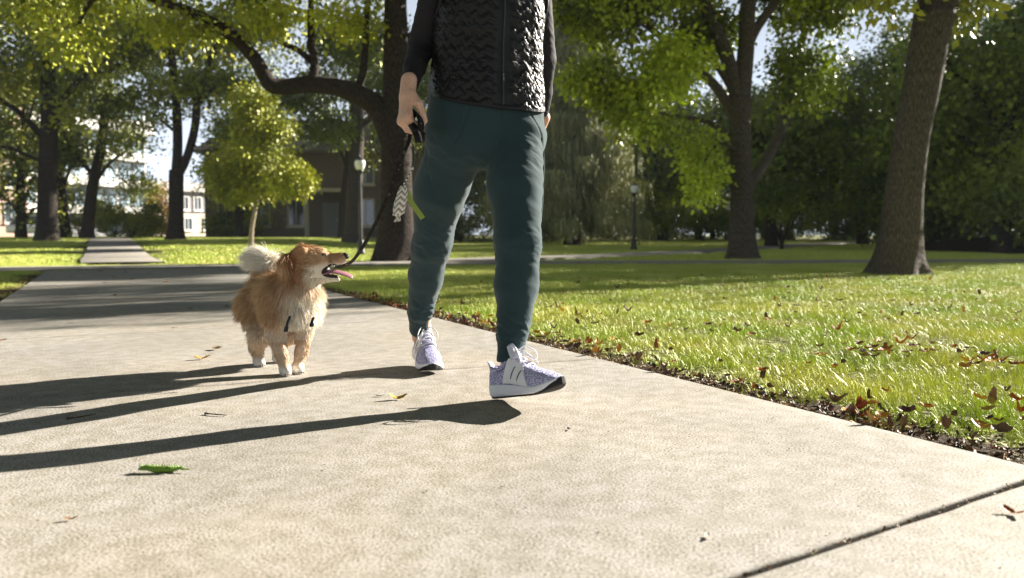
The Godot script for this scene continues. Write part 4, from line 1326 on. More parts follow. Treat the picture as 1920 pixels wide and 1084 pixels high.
	for t in [["thin dark twig with a bud on the path at the left", [Vector3(-1.32, 0.006, -2.42), Vector3(-1.29, 0.008, -2.43), Vector3(-1.25, 0.012, -2.455)]], ["thin straight dark twig on the path left of the shoes", [Vector3(-0.94, 0.004, -2.5), Vector3(-0.91, 0.005, -2.485), Vector3(-0.865, 0.004, -2.475)]]]:
		mb = MB.new()
		mb.tube(smooth_path(t[1], 3), [0.004, 0.003, 0.002, 0.002, 0.002, 0.0015, 0.001], 6)
		tag(part(mb.mesh(), "twig", wood, self), t[0], "twig")

# ---------- the walker ----------
const FW := Vector3(0.4436, 0, 0.8962)
const LF := Vector3(0.8962, 0, -0.4436)

func fuzz(mb: MB, from: int, f: Callable) -> void:
	# move vertices along their normals by f(point)
	var n := mb.normals()
	for k in range(from, mb.v.size()): mb.v[k] += n[k] * f.call(mb.v[k], n[k])

func hand_bones(w: Vector3, k: Vector3, palm: Vector3, wd: Vector3, curl: float) -> Array:
	# w wrist, k middle of the knuckle row, palm the way the palm faces, wd towards the thumb
	var down := (k - w).normalized()
	palm = (palm - down * palm.dot(down)).normalized()
	wd = (wd - down * wd.dot(down) - palm * wd.dot(palm)).normalized()
	var b := []
	b.append([w - down * 0.03, w.lerp(k, 0.25), 0.0255, 0.0255, wd, 1.15])
	b.append([w.lerp(k, 0.25), k - down * 0.004, 0.0185, 0.0165, wd, 2.05])
	var offs := [0.030, 0.0105, -0.009, -0.027]
	var lens := [0.92, 1.0, 0.95, 0.78]
	for i in 4:
		var l: float = lens[i]
		var m: Vector3 = k + wd * offs[i] - down * (0.006 * absf(offs[i] - 0.01) / 0.03)
		var d1 := (down * cos(curl * 0.8) + palm * sin(curl * 0.8)).normalized()
		var d2 := (down * cos(curl * 2.0) + palm * sin(curl * 2.0)).normalized()
		var d3 := (down * cos(curl * 2.9) + palm * sin(curl * 2.9)).normalized()
		var p := m + d1 * 0.042 * l
		var q := p + d2 * 0.026 * l
		var t := q + d3 * 0.019 * l
		b.append([m - down * 0.012, m, 0.0098, 0.0102])
		b.append([m, p, 0.0098, 0.0088])
		b.append([p, q, 0.0088, 0.0080])
		b.append([q, t, 0.0080, 0.0070])
	var t0 := w + down * 0.028 + wd * 0.022 + palm * 0.008
	var t1 := t0 + down * 0.034 + wd * 0.020 + palm * 0.016
	var t2 := t1 + down * 0.028 + palm * 0.016 - wd * 0.002
	var t3 := t2 + down * 0.016 + palm * 0.017 - wd * 0.006
	b.append([w + down * 0.012 + wd * 0.012, t1, 0.0145, 0.0125])
	b.append([t1, t2, 0.0118, 0.0098]); b.append([t2, t3, 0.0098, 0.0080])
	return b

func build_person() -> void:
	var o := thing("person", "person in black quilted vest and dark green joggers walking with a leash in hand", "person", Vector3(-0.2, 0, -3.0))
	var at := -o.position
	var skin := paint(lin(0.62, 0.40, 0.31), 0.5, 0.4)
	grain(skin, noise_tex(0.05, 4, 256, [[0.0, Color(0.86, 0.8, 0.78)], [0.6, Color(1, 1, 1)], [1.0, Color(1, 0.93, 0.9)]], 0, FastNoiseLite.TYPE_SIMPLEX_SMOOTH, 81), Vector3(9, 9, 9))
	skin.subsurf_scatter_enabled = true
	skin.subsurf_scatter_strength = 0.15
	var knit_n := noise_tex(0.35, 2, 512, [], 3.0, FastNoiseLite.TYPE_SIMPLEX_SMOOTH, 82)
	var jersey := paint(Color.WHITE, 0.9, 0.25)
	grain(jersey, noise_tex(0.3, 3, 512, [[0.0, lin(0.017, 0.036, 0.042)], [1.0, lin(0.031, 0.062, 0.07)]], 0, FastNoiseLite.TYPE_SIMPLEX_SMOOTH, 83), Vector3(3.5, 3.5, 3.5), knit_n, 0.35)
	jersey.rim_enabled = true
	jersey.rim = 0.3
	jersey.rim_tint = 0.6
	var nylon := paint(lin(0.010, 0.0095, 0.0115), 0.4, 0.33)
	var tee := paint(Color.WHITE, 0.8, 0.35)
	grain(tee, noise_tex(0.2, 3, 256, [[0.0, lin(0.012, 0.011, 0.015)], [1.0, lin(0.022, 0.02, 0.026)]], 0, FastNoiseLite.TYPE_SIMPLEX_SMOOTH, 84), Vector3(5, 5, 5), knit_n, 0.3)
	# joints
	var wr := Vector3(-0.338, 1.024, -2.725)
	var er := Vector3(-0.317, 1.2, -2.93)
	var sr := Vector3(-0.245, 1.43, -2.86)
	var wl := Vector3(0.112, 0.985, -3.27)
	var el := Vector3(0.118, 1.2, -3.12)
	var sl := Vector3(0.085, 1.43, -3.02)
	var hip := Vector3(-0.09, 0.94, -2.93)
	var al := Vector3(-0.006, 0.10, -2.705)
	var kl := Vector3(0.021, 0.53, -2.76)
	var hl := Vector3(0.0, 0.9, -2.95)
	var ar := Vector3(-0.385, 0.125, -3.42)
	var kr := Vector3(-0.302, 0.52, -3.13)
	var hr := Vector3(-0.175, 0.9, -2.9)
	# skin: one body
	var body := MB.new()
	nets([[Vector3(-0.09, 1.0, -2.93), Vector3(-0.08, 1.3, -2.93), 0.10, 0.115, LF, 1.35], [sr, sl, 0.06, 0.06], [Vector3(-0.08, 1.42, -2.94), Vector3(-0.075, 1.56, -2.92), 0.058, 0.055],
		[hl, kl, 0.075, 0.05], [kl, kl.lerp(al, 0.35), 0.048, 0.05], [kl.lerp(al, 0.35), al, 0.05, 0.033], [hr, kr, 0.075, 0.05], [kr, kr.lerp(ar, 0.35), 0.048, 0.05], [kr.lerp(ar, 0.35), ar, 0.05, 0.033], [hl, hr, 0.1, 0.1],
		[sr, er, 0.042, 0.034], [er, wr, 0.034, 0.024], [sl, el, 0.042, 0.034], [el, wl, 0.034, 0.024]], 0.012, 0.012, body)
	# head on a finer grid: skull, jaw, nose, ears, lips
	var hc := Vector3(-0.07, 1.665, -2.91)
	var hd := [[hc + Vector3(0, 0.03, 0) - FW * 0.012, hc + Vector3(0, 0.02, 0) + FW * 0.012, 0.082, 0.08], [hc + FW * 0.03 - Vector3(0, 0.04, 0), hc + FW * 0.055 - Vector3(0, 0.085, 0), 0.052, 0.032, LF, 1.15],
		[hc + FW * 0.092 + Vector3(0, 0.005, 0), hc + FW * 0.106 - Vector3(0, 0.03, 0), 0.008, 0.012], [hc + FW * 0.086 - Vector3(0, 0.058, 0), hc + FW * 0.087 - Vector3(0, 0.062, 0), 0.008, 0.008, LF, 2.4],
		[Vector3(-0.075, 1.54, -2.92), hc - Vector3(0, 0.05, 0), 0.053, 0.055]]
	for s in [-1.0, 1.0]: hd.append([hc + LF * 0.084 * s + Vector3(0, 0.012, 0), hc + LF * 0.082 * s - Vector3(0, 0.03, 0), 0.014, 0.009, FW, 1.3])
	nets(hd, 0.006, 0.007, body)
	nets(hand_bones(wr, Vector3(-0.346, 0.915, -2.69), Vector3(0.78, -0.1, -0.55), Vector3(0.62, 0, 0.78), 1.12), 0.0032, 0.0032, body)
	nets(hand_bones(wl, Vector3(0.075, 0.905, -3.335), Vector3(-0.8, 0, 0.6), FW, 0.6), 0.0036, 0.0032, body)
	for k in body.v.size(): body.v[k] += at
	part(body.mesh(), "body", skin, o)
	var eye := paint(lin(0.75, 0.73, 0.7), 0.2)
	for s in [-1.0, 1.0]:
		var mb := MB.new()
		nets([[hc + FW * 0.075 + LF * 0.032 * s + Vector3(0, 0.008, 0), hc + FW * 0.0752 + LF * 0.032 * s + Vector3(0, 0.008, 0), 0.0125, 0.0125]], 0.003, 0.001, mb)
		for k in mb.v.size(): mb.v[k] += at
		part(mb.mesh(), "eye", eye, o)
	var hair := MB.new()
	nets([[hc + Vector3(0, 0.045, 0) - FW * 0.02, hc + Vector3(0, 0.05, 0) + FW * 0.02, 0.09, 0.082], [hc - FW * 0.04, hc - FW * 0.045 - Vector3(0, 0.06, 0), 0.075, 0.055]], 0.008, 0.01, hair)
	fuzz(hair, 0, func(p, _n): return 0.004 * noise.get_noise_3d(p.x * 60, p.y * 12, p.z * 60))
	for k in hair.v.size(): hair.v[k] += at
	part(hair.mesh(), "hair", paint(lin(0.05, 0.03, 0.02), 0.6), o)
	# joggers
	var j := MB.new()
	var cl := Vector3(0.0, 0.195, -2.722)
	var cr := Vector3(-0.375, 0.225, -3.335)
	nets([[hip - LF * 0.095 + Vector3(0, 0.05, 0), hip + LF * 0.095 + Vector3(0, 0.05, 0), 0.115, 0.115], [hip - LF * 0.1 - Vector3(0, 0.04, 0), hip + LF * 0.1 - Vector3(0, 0.04, 0), 0.118, 0.118],
		[hl + Vector3(0.01, -0.02, 0.02), hl.lerp(kl, 0.5) + Vector3(0, 0, 0.015), 0.102, 0.090], [hl.lerp(kl, 0.5) + Vector3(0, 0, 0.015), kl, 0.090, 0.074], [kl, kl.lerp(cl, 0.45) + Vector3(0.004, 0, -0.012), 0.074, 0.069], [kl.lerp(cl, 0.45) + Vector3(0.004, 0, -0.012), cl.lerp(kl, 0.06), 0.069, 0.052],
		[hr + Vector3(-0.01, -0.02, 0.01), hr.lerp(kr, 0.5) + Vector3(-0.02, 0, 0.01), 0.104, 0.093], [hr.lerp(kr, 0.5) + Vector3(-0.02, 0, 0.01), kr, 0.093, 0.070], [kr, kr.lerp(cr, 0.45) + Vector3(0, 0, -0.012), 0.070, 0.064], [kr.lerp(cr, 0.45) + Vector3(0, 0, -0.012), cr.lerp(kr, 0.06), 0.064, 0.052]], 0.006, 0.011, j)
	fuzz(j, 0, func(p, nr):
		var w := 0.005 * noise.get_noise_3d(p.x * 7.0 + p.y * 5.0, p.y * 9.0, p.z * 7.0)
		# folds that gather at the knees, the crotch and above the cuffs
		var q := noise.get_noise_3d(p.x * 10.0, p.y * 26.0 + p.x * 14.0, p.z * 10.0)
		var kn := exp(-pow((p.y - 0.5) / 0.09, 2)) * 0.6 + exp(-pow((p.y - 0.24) / 0.05, 2)) * 1.4 + exp(-pow((p.y - 0.83) / 0.07, 2)) * 0.7 + 0.05
		var seam := -0.003 * exp(-pow((p - hip).dot(LF) / 0.004, 2)) if p.y > 0.8 else 0.0
		var lr: float = (p - hip).dot(LF)
		var fr: float = (p - hip).dot(FW)
		if fr > 0.0 and p.y > 0.80:
			# slanted pocket openings
			seam -= 0.0035 * exp(-pow((absf(lr) - 0.105 - (0.99 - p.y) * 0.42) / 0.0035, 2))
		if fr > -0.12 and p.y > 0.3 and p.y < 0.9: seam -= 0.0018 * exp(-pow((fr + 0.03 - 0.12 * (0.9 - p.y) * signf(lr)) / 0.004, 2)) * sstep(0.14, 0.16, absf(lr))
		return w + (0.009 * (0.35 - absf(q)) + 0.002 * q) * kn + seam)
	for k in j.v.size(): j.v[k] += at
	var jog := part(j.mesh(), "joggers", jersey, o)
	for c in [[cl + Vector3(0.0, 0.012, 0), al + Vector3(-0.002, 0.026, -0.004), 0.047], [cr + Vector3(0.0, 0.012, 0), ar + Vector3(0.004, 0.026, 0.014), 0.0465]]:
		var rings := []
		var ax: Vector3 = (c[1] - c[0]).normalized()
		var e1 := ax.cross(FW).normalized()
		var e2 := ax.cross(e1)
		for k in 13:
			var t := k / 12.0
			var ring := []
			for q in 96:
				var w := TAU * q / 96
				var r: float = (c[2] * (1.0 - 0.10 * t) + (0.0008 if q % 3 == 0 else 0.0) + 0.0012 * sin(t * 9.0)) * (0.93 if k == 12 else 1.0)
				ring.append(c[0].lerp(c[1], t) + (e1 * cos(w) + e2 * sin(w)) * r + at)
			rings.append(ring)
		var mb := MB.new()
		mb.loft(rings)
		part(mb.mesh(), "cuff", jersey, jog)
	# pocket zip line on the right thigh and side seams
	var mb := MB.new()
	mb.tube([Vector3(0.108, 0.93, -2.99) + at, Vector3(0.112, 0.8, -2.93) + at, Vector3(0.105, 0.66, -2.86) + at, Vector3(0.09, 0.53, -2.79) + at], [0.003, 0.003, 0.003, 0.003], 5)
	part(mb.mesh(), "seam", jersey, jog)
	# sleeves of the long black top
	for s in [[sr, er, wr, 1], [sl, el, wl, -1]]:
		mb = MB.new()
		var up: Vector3 = (s[0] - s[2]).normalized()
		nets([[s[0], s[1], 0.056, 0.044], [s[1], s[1].lerp(s[2], 0.5), 0.044, 0.036], [s[1].lerp(s[2], 0.5), s[2].lerp(s[1], 0.06), 0.036, 0.0285]], 0.006, 0.006, mb)
		fuzz(mb, 0, func(p, _n): return 0.0022 * noise.get_noise_3d(p.x * 14, p.y * 42 + p.x * 20, p.z * 14) + 0.0022 * noise.get_noise_3d(p.x * 9, p.y * 9, p.z * 9))
		for k in mb.v.size(): mb.v[k] += at
		part(mb.mesh(), "sleeve", tee, o)
	build_vest(o, at, nylon)
	var sh := shoe_meshes()
	# left shoe: heel down, toes lifted and turned out
	var f := Vector3(0.205, 0.062, 0.21).normalized()
	place_shoe(o, sh, Vector3(-0.054, 0.003, -2.735) + at, f, 1.0)
	f = Vector3(0.25, -0.10, 0.96).normalized()
	place_shoe(o, sh, Vector3(-0.388, 0.033, -3.498) + at, f, -1.0)

func build_vest(o: Node3D, at: Vector3, m: Material) -> void:
	# rings of a quilted shell: half width, half depth by height
	var prof := [[0.97, 0.214, 0.142], [1.02, 0.212, 0.14], [1.10, 0.203, 0.131], [1.2, 0.198, 0.127], [1.3, 0.203, 0.131], [1.38, 0.198, 0.128], [1.44, 0.18, 0.11], [1.48, 0.14, 0.085], [1.52, 0.078, 0.072], [1.56, 0.068, 0.066]]
	var n := 340
	var rows := 190
	var mb := MB.new()
	var hgt := []
	for r in rows + 1:
		var y := lerpf(0.97, 1.56, float(r) / rows)
		var k := 0
		while k < prof.size() - 2 and prof[k + 1][0] < y: k += 1
		var t: float = clampf((y - prof[k][0]) / (prof[k + 1][0] - prof[k][0]), 0, 1)
		var a := lerpf(prof[k][1], prof[k + 1][1], t)
		var b := lerpf(prof[k][2], prof[k + 1][2], t)
		for q in n + 1:
			var w := TAU * (q % n) / n
			var ce := signf(cos(w)) * pow(absf(cos(w)), 0.78)
			var se := signf(sin(w)) * pow(absf(sin(w)), 0.66)
			var dir := LF * ce * a * 0.955 + FW * se * b * 0.93
			var out := (LF * signf(ce) * pow(absf(ce), 1.7) / a + FW * signf(se) * pow(absf(se), 2.2) / b).normalized()
			var arc := w * 0.19
			var y2 := y
			# the hem dips in front and rises at the hips
			if y < 1.1: y2 += (0.028 * (1.0 - sstep(-0.2, 0.9, sin(w))) + 0.018 * maxf(0.0, -cos(w))) * (1.1 - y) / 0.13
			# quilting: rows of scales, each puffed between stitched zigzags and puckered along them
			var u := arc / 0.052
			var wob := 0.24 * noise.get_noise_2d(arc * 40.0, y * 40.0)
			var zig := absf(fposmod(u, 1.0) - 0.5) * 2.0
			var vv := y2 / 0.036 + zig * 0.55 + wob
			var fr := fposmod(vv, 1.0)
			var puff := pow(sin(PI * fr), 0.55)
			var stitch := 1.0 - puff
			var puck := noise.get_noise_3d(arc * 150.0, y2 * 55.0, floorf(vv) * 3.0) * (0.35 + stitch)
			var crease := noise.get_noise_3d(arc * 48.0, y2 * 95.0, 7.0)
			var d := 0.0045 * puff + 0.0022 * puck + 0.0017 * crease
			d += 0.005 * noise.get_noise_2d(arc * 9.0, y2 * 9.0)
			var front := absf(wrapf(w - PI * 0.5, -PI, PI)) * 0.15
			if front < 0.016: d = lerpf(0.002, d, sstep(0.008, 0.016, front))
			if y < 0.985: d = 0.004 + 0.0015 * noise.get_noise_2d(arc * 120.0, 3.0)
			mb.vert(Vector3(-0.09 + (y - 0.97) * 0.03, y2, -2.93) + dir + out * d + at)
	for r in rows:
		for q in n:
			var a := r * (n + 1) + q
			mb.tri(a, a + n + 2, a + 1); mb.tri(a, a + n + 1, a + n + 2)
	# turn the hem in
	var base := mb.v.size()
	for q in n + 1: mb.vert(mb.v[q] + ((Vector3(-0.09, 0, -2.93) + at) - mb.v[q]) * Vector3(0.12, 0, 0.12) + Vector3(0, 0.012, 0))
	for q in n:
		mb.tri(q, q + 1, base + q + 1); mb.tri(q, base + q + 1, base + q)
	mb.outward()
	var v := part(mb.mesh(), "vest", m, o)
	# zip and stand collar
	mb = MB.new()
	var pts := []
	var rad := []
	for k in 24:
		var y := lerpf(0.985, 1.5, k / 23.0)
		var b := 0.0
		var i := 0
		while i < prof.size() - 2 and prof[i + 1][0] < y: i += 1
		b = lerpf(prof[i][2], prof[i + 1][2], clampf((y - prof[i][0]) / (prof[i + 1][0] - prof[i][0]), 0, 1))
		pts.append(Vector3(-0.09 + (y - 0.97) * 0.03, y, -2.93) + FW * (b * 0.93 + 0.003) + at)
		rad.append(0.004)
	mb.tube(pts, rad, 6)
	part(mb.mesh(), "zip", paint(lin(0.012, 0.012, 0.014), 0.5), v)
	for s in [-1.0, 1.0]:
		# armhole binding
		mb = MB.new()
		pts = []
		rad = []
		for k in 25:
			var w := TAU * k / 24.0
			pts.append(Vector3(-0.08, 1.38, -2.93) + LF * s * (0.197 - 0.035 * maxf(0, sin(w))) + FW * cos(w) * 0.062 + Vector3(0, sin(w) * 0.09, 0) + at)
			rad.append(0.006)
		mb.tube(pts, rad, 6)
		part(mb.mesh(), "armhole_binding", m, v)

# ---------- running shoe, toe along +x, sole on y = 0 ----------
const SOLE := [[0.0, 0.012], [0.006, 0.024], [0.02, 0.033], [0.05, 0.037], [0.09, 0.0355], [0.13, 0.036], [0.17, 0.042], [0.205, 0.0455], [0.235, 0.0435], [0.26, 0.036], [0.278, 0.025], [0.288, 0.012], [0.292, 0.004]]
const TOP := [[0.0, 0.062], [0.006, 0.082], [0.02, 0.084], [0.05, 0.076], [0.075, 0.084], [0.098, 0.104], [0.115, 0.106], [0.14, 0.092], [0.17, 0.076], [0.2, 0.066], [0.235, 0.056], [0.26, 0.048], [0.278, 0.041], [0.288, 0.034], [0.292, 0.03]]

func table(a: Array, x: float) -> float:
	var k := 0
	while k < a.size() - 2 and a[k + 1][0] < x: k += 1
	return lerpf(a[k][1], a[k + 1][1], clampf((x - a[k][0]) / (a[k + 1][0] - a[k][0]), 0, 1))

func sole_low(x: float) -> float:
	return maxf(0.0, x - 0.19) * maxf(0.0, x - 0.19) * 1.9 + maxf(0.0, 0.03 - x) * maxf(0.0, 0.03 - x) * 5.0

func sole_top(x: float) -> float:
	return sole_low(x) * 0.8 + lerpf(0.041, 0.025, sstep(0.05, 0.24, x))

func upper_at(x: float, a: float, off := 0.0) -> Vector3:
	var m := sole_top(x) - 0.006
	var w := table(SOLE, x) * 0.94
	var t := table(TOP, x)
	# narrower ankle than sole
	var lean := lerpf(0.80, 1.0, sstep(0.08, 0.2, x))
	var s := sin(a)
	var z := cos(a)
	var zz := signf(z) * pow(absf(z), 0.75) * w * lerpf(1.0, lean, s)
	return Vector3(x, m + (t - m) * pow(s, 0.85), zz) + Vector3(0, s, z).normalized() * off

func shoe_meshes() -> Dictionary:
	var d := {}
	var xs := []
	for k in 60: xs.append(0.292 * (0.5 - 0.5 * cos(PI * k / 59.0)))
	# midsole with its rounded flare
	var rings := []
	for x in xs:
		var ring := []
		var w := table(SOLE, x)
		var lo := sole_low(x) + 0.004
		var hi := sole_top(x)
		for k in 28:
			var a := TAU * k / 28
			var c := cos(a)
			var s := sin(a)
			ring.append(Vector3(x, (lo + hi) * 0.5 + signf(s) * pow(absf(s), 0.5) * (hi - lo) * 0.5, signf(c) * pow(absf(c), 0.42) * w * (1.05 - 0.05 * s + 0.01 * sin(x * 160.0) + 0.05 * sstep(0.09, 0.02, x))))
		rings.append(ring)
	var mb := MB.new(); mb.loft(rings); d.midsole = mb.mesh()
	# rubber outsole, wrapping up over the toe
	rings = []
	for x in xs:
		var ring := []
		var w := table(SOLE, x) * lerpf(0.86, 1.035, sstep(0.2, 0.25, x)) + 0.0008
		var lo := sole_low(x)
		var hi := lo + 0.0045 + 0.015 * sstep(0.235, 0.285, x)
		for k in 28:
			var a := TAU * k / 28
			var c := cos(a)
			var s := sin(a)
			ring.append(Vector3(x + (0.0025 if x > 0.285 else 0.0), (lo + hi) * 0.5 + signf(s) * pow(absf(s), 0.6) * (hi - lo) * 0.5, signf(c) * pow(absf(c), 0.4) * w))
		rings.append(ring)
	mb = MB.new(); mb.loft(rings); d.outsole = mb.mesh()
	# knitted upper
	rings = []
	for x in xs:
		var ring := []
		for k in 33: ring.append(upper_at(clampf(x, 0.002, 0.289), PI * k / 32.0, 0.0005 * sin(x * 900.0) * sin(k * 1.4)))
		rings.append(ring)
	mb = MB.new(); mb.loft(rings); d.upper = mb.mesh()
	# moulded cage on both sides
	d.cage = []
	for s in [0, 1]:
		mb = MB.new()
		var nx := 22
		var na := 12
		for layer in 2:
			for i in nx + 1:
				for q in na + 1:
					var fa := float(q) / na
					var x := lerpf(lerpf(0.082, 0.195, float(i) / nx), lerpf(0.10, 0.165, float(i) / nx), fa)
					var a := lerpf(0.05, 1.12, fa)
					mb.vert(upper_at(x, a if s == 0 else PI - a, 0.0035 - 0.003 * layer))
		var row := na + 1
		var half := (nx + 1) * row
		for layer in 2:
			for i in nx:
				for q in na:
					var a: int = layer * half + i * row + q
					if layer == 0: mb.tri(a, a + 1, a + row); mb.tri(a + 1, a + row + 1, a + row)
					else: mb.tri(a, a + row, a + 1); mb.tri(a + 1, a + row, a + row + 1)
		for i in nx:
			for q in [0, na]:
				var a: int = i * row + q
				mb.tri(a, a + row, a + half); mb.tri(a + row, a + row + half, a + half)
		for q in na:
			for i in [0, nx]:
				var a: int = i * row + q
				mb.tri(a, a + 1, a + half); mb.tri(a + 1, a + 1 + half, a + half)
		mb.outward()
		d.cage.append(mb.mesh())
	# dark slits between the three stripes
	d.slits = []
	for s in [0, 1]:
		for k in 2:
			mb = MB.new()
			var pts := []
			var rad := []
			for q in 9:
				var f := q / 8.0
				var a := lerpf(0.18, 0.78, f)
				var x := 0.118 + k * 0.028 + f * 0.02
				pts.append(upper_at(x, a if s == 0 else PI - a, 0.0036))
				rad.append(0.0019 * pow(sin(PI * clampf(0.1 + f * 0.85, 0, 1)), 0.4))
			mb.tube(pts, rad, 6)
			d.slits.append(mb.mesh())
	# laces
	d.laces = []
	for k in 5:
		mb = MB.new()
		var pts := []
		var rad := []
		for q in 13:
			var f := q / 12.0
			pts.append(upper_at(0.116 + k * 0.014 + (0.012 * (f - 0.5) * (1 if k % 2 else -1)), lerpf(1.12, PI - 1.12, f), 0.0045))
			rad.append(0.0021)
		mb.tube(pts, rad, 7)
		d.laces.append(mb.mesh())
	for s in [-1.0, 1.0]:
		mb = MB.new()
		var c := Vector3(0.118, 0.113, 0)
		mb.tube(smooth_path([c, c + Vector3(0.02, 0.014, 0.018 * s), c + Vector3(0.046, -0.004, 0.034 * s), c + Vector3(0.046, -0.024, 0.03 * s), c + Vector3(0.022, -0.006, 0.014 * s), c + Vector3(0.002, 0.0, 0.002 * s)], 5), spread([0.0022, 0.0022], 26), 7)
		d.laces.append(mb.mesh())
		mb = MB.new()
		mb.tube(smooth_path([c, c + Vector3(0.016, 0.004, 0.012 * s), c + Vector3(0.04, -0.016, 0.022 * s), c + Vector3(0.06, -0.034, 0.026 * s)], 4), spread([0.002, 0.002], 13), 6)
		d.laces.append(mb.mesh())
	# tongue tab, heel tab, collar
	mb = MB.new()
	var tr := []
	for k in 9:
		var f := k / 8.0
		var c := Vector3(0.126 - 0.016 * f, 0.096 + 0.036 * f, 0)
		var w := 0.023 - 0.004 * f * f
		var ring := []
		for q in 14:
			var a := TAU * q / 14
			ring.append(c + Vector3(0.0035 * cos(a) + 0.007 * (1.0 - pow(sin(a), 2.0)) - 0.007, 0.003 * cos(a) + (0.006 * f * (1.0 - pow(absf(sin(a)), 3.0)) if k > 6 else 0.0), w * sin(a)))
		tr.append(ring)
	mb.loft(tr); d.tongue = mb.mesh()
	mb = MB.new()
	tr = []
	for k in 7:
		var f := k / 6.0
		var c := Vector3(0.006 - 0.012 * f * f, 0.074 + 0.026 * f, 0)
		var ring := []
		for q in 12:
			var a := TAU * q / 12
			ring.append(c + Vector3(0.0035 * cos(a), 0, (0.013 - 0.004 * f) * sin(a)))
		tr.append(ring)
	mb.loft(tr); d.heel_tab = mb.mesh()
	mb = MB.new()
	var pts := []
	var rad := []
	for k in 33:
		var a := TAU * k / 32.0
		var x := 0.052 - 0.043 * cos(a)
		pts.append(Vector3(x, table(TOP, x) - 0.002, 0.027 * sin(a)))
		rad.append(0.0055)
	mb.tube(pts, rad, 8); d.collar = mb.mesh()
	return d

func place_shoe(o: Node3D, d: Dictionary, heel: Vector3, f: Vector3, side: float) -> void:
	var knit := mat.get("knit")
	if knit == null:
		knit = paint(Color.WHITE, 0.85, 0.3)
		grain(knit, noise_tex(0.22, 2, 512, [[0.0, lin(0.13, 0.13, 0.33)], [0.46, lin(0.26, 0.26, 0.52)], [0.54, lin(0.62, 0.6, 0.76)], [1.0, lin(0.8, 0.78, 0.86)]], 0, FastNoiseLite.TYPE_SIMPLEX_SMOOTH, 91), Vector3(0.9, 2.3, 2.3), noise_tex(0.22, 2, 512, [], 6.0, FastNoiseLite.TYPE_SIMPLEX_SMOOTH, 91), 0.8)
		mat.knit = knit
		mat.foam = grain(paint(Color.WHITE, 0.6, 0.4), noise_tex(0.4, 2, 256, [[0.0, lin(0.66, 0.69, 0.76)], [1.0, lin(0.82, 0.83, 0.87)]], 0, FastNoiseLite.TYPE_CELLULAR, 92), Vector3(6, 6, 6))
		mat.cage = paint(lin(0.72, 0.73, 0.78), 0.45, 0.5)
		mat.rubber = paint(lin(0.014, 0.014, 0.015), 0.7, 0.4)
		mat.lace = paint(lin(0.76, 0.76, 0.8), 0.85, 0.3)
		mat.slit = paint(lin(0.03, 0.028, 0.04), 0.8)
		mat.tab = paint(lin(0.55, 0.57, 0.66), 0.7)
	var s := Node3D.new()
	s.name = "shoe"
	o.add_child(s, true)
	var right := f.cross(Vector3.UP).normalized()
	s.transform = Transform3D(Basis(f * 1.08, right.cross(f) * 1.24, right * 1.16), heel)
	part(d.midsole, "midsole", mat.foam, s)
	part(d.outsole, "outsole", mat.rubber, s)
	part(d.upper, "knit_upper", mat.knit, s)
	for m in d.cage: part(m, "cage", mat.cage, s)
	for m in d.slits: part(m, "stripe", mat.slit, s)
	for m in d.laces: part(m, "lace", mat.lace, s)
	part(d.tongue, "tongue", mat.tab, s)
	part(d.heel_tab, "heel_tab", mat.tab, s)
	part(d.collar, "collar", mat.knit, s)

# ---------- the dog ----------
const DF := Vector3(0.57, 0, 0.8216)
const DL := Vector3(0.8216, 0, -0.57)
const DO := Vector3(-0.858, 0, -3.235)

func dg(f: float, l: float, h: float) -> Vector3:
	return DO + DF * f + DL * l + Vector3(0, h, 0)

const SKULL := Vector3(-0.772, 0.449, -3.19)
const NOSE := Vector3(-0.634, 0.466, -3.165)

func coat(p: Vector3) -> Color:
	# colour of the fur by place on the dog
	var tan := Color(0.60, 0.40, 0.235)
	var rust := Color(0.36, 0.16, 0.065)
	var cream := Color(0.92, 0.83, 0.69)
	var white := Color(0.92, 0.88, 0.8)
	var q := p - DO
	var f := q.dot(DF)
	var l := q.dot(DL)
	var h := q.y
	var n := noise.get_noise_3d(p.x * 22, p.y * 22, p.z * 22) * 0.25
	var c := tan
	# chest bib and belly
	var bib := sstep(-0.07, 0.05, f + n * 0.12) * sstep(0.40, 0.30, h) * sstep(0.02, 0.10, h)
	c = c.lerp(cream, clampf(bib * sstep(-0.07, -0.01, l + 0.02 + n * 0.1), 0, 1))
	c = c.lerp(cream, 0.6 * sstep(0.22, 0.16, h) * sstep(0.06, 0.13, h))
	# darker mantle at neck and shoulders
	var mantle := sstep(0.11, 0.03, (p - Vector3(-0.855, 0.37, -3.24)).length() + n * 0.06)
	c = c.lerp(rust, 0.85 * mantle)
	# haunches paler, tail cream
	c = c.lerp(cream, 0.35 * sstep(-0.26, -0.33, f))
	if (p - Vector3(-1.05, 0.45, -3.48)).length() < 0.14 and h > 0.40: c = cream.lerp(white, clampf(0.5 + n * 2.0, 0, 1))
	# legs: tan down to white feet
	if h < 0.13:
		c = tan.lerp(cream, 0.35 + n)
		c = c.lerp(white, sstep(0.045, 0.025, h))
	# head
	var s := p - SKULL
	if s.length() < 0.2 and p.x > SKULL.x - 0.075 and h > 0.36 and p.z > -3.29:
		c = tan.lerp(rust, clampf(0.45 + n, 0, 1) * sstep(0.03, -0.03, s.x))
		var cheek := sstep(0.012, -0.02, p.y - (0.437 + (p.x + 0.74) * 0.22)) * sstep(-0.80, -0.76, p.x)
		c = c.lerp(cream, cheek)
		if p.x > -0.70 and p.y > 0.44: c = c.lerp(Color(0.36, 0.21, 0.12), 0.6)
	# dark ears laid back
	for sg in [1.0, -1.0]:
		c = c.lerp(Color(0.2, 0.085, 0.04), 0.9 * sstep(0.042, 0.02, (p - SKULL - Vector3(-0.062, 0.012, 0.052 * sg)).length()))
	return c

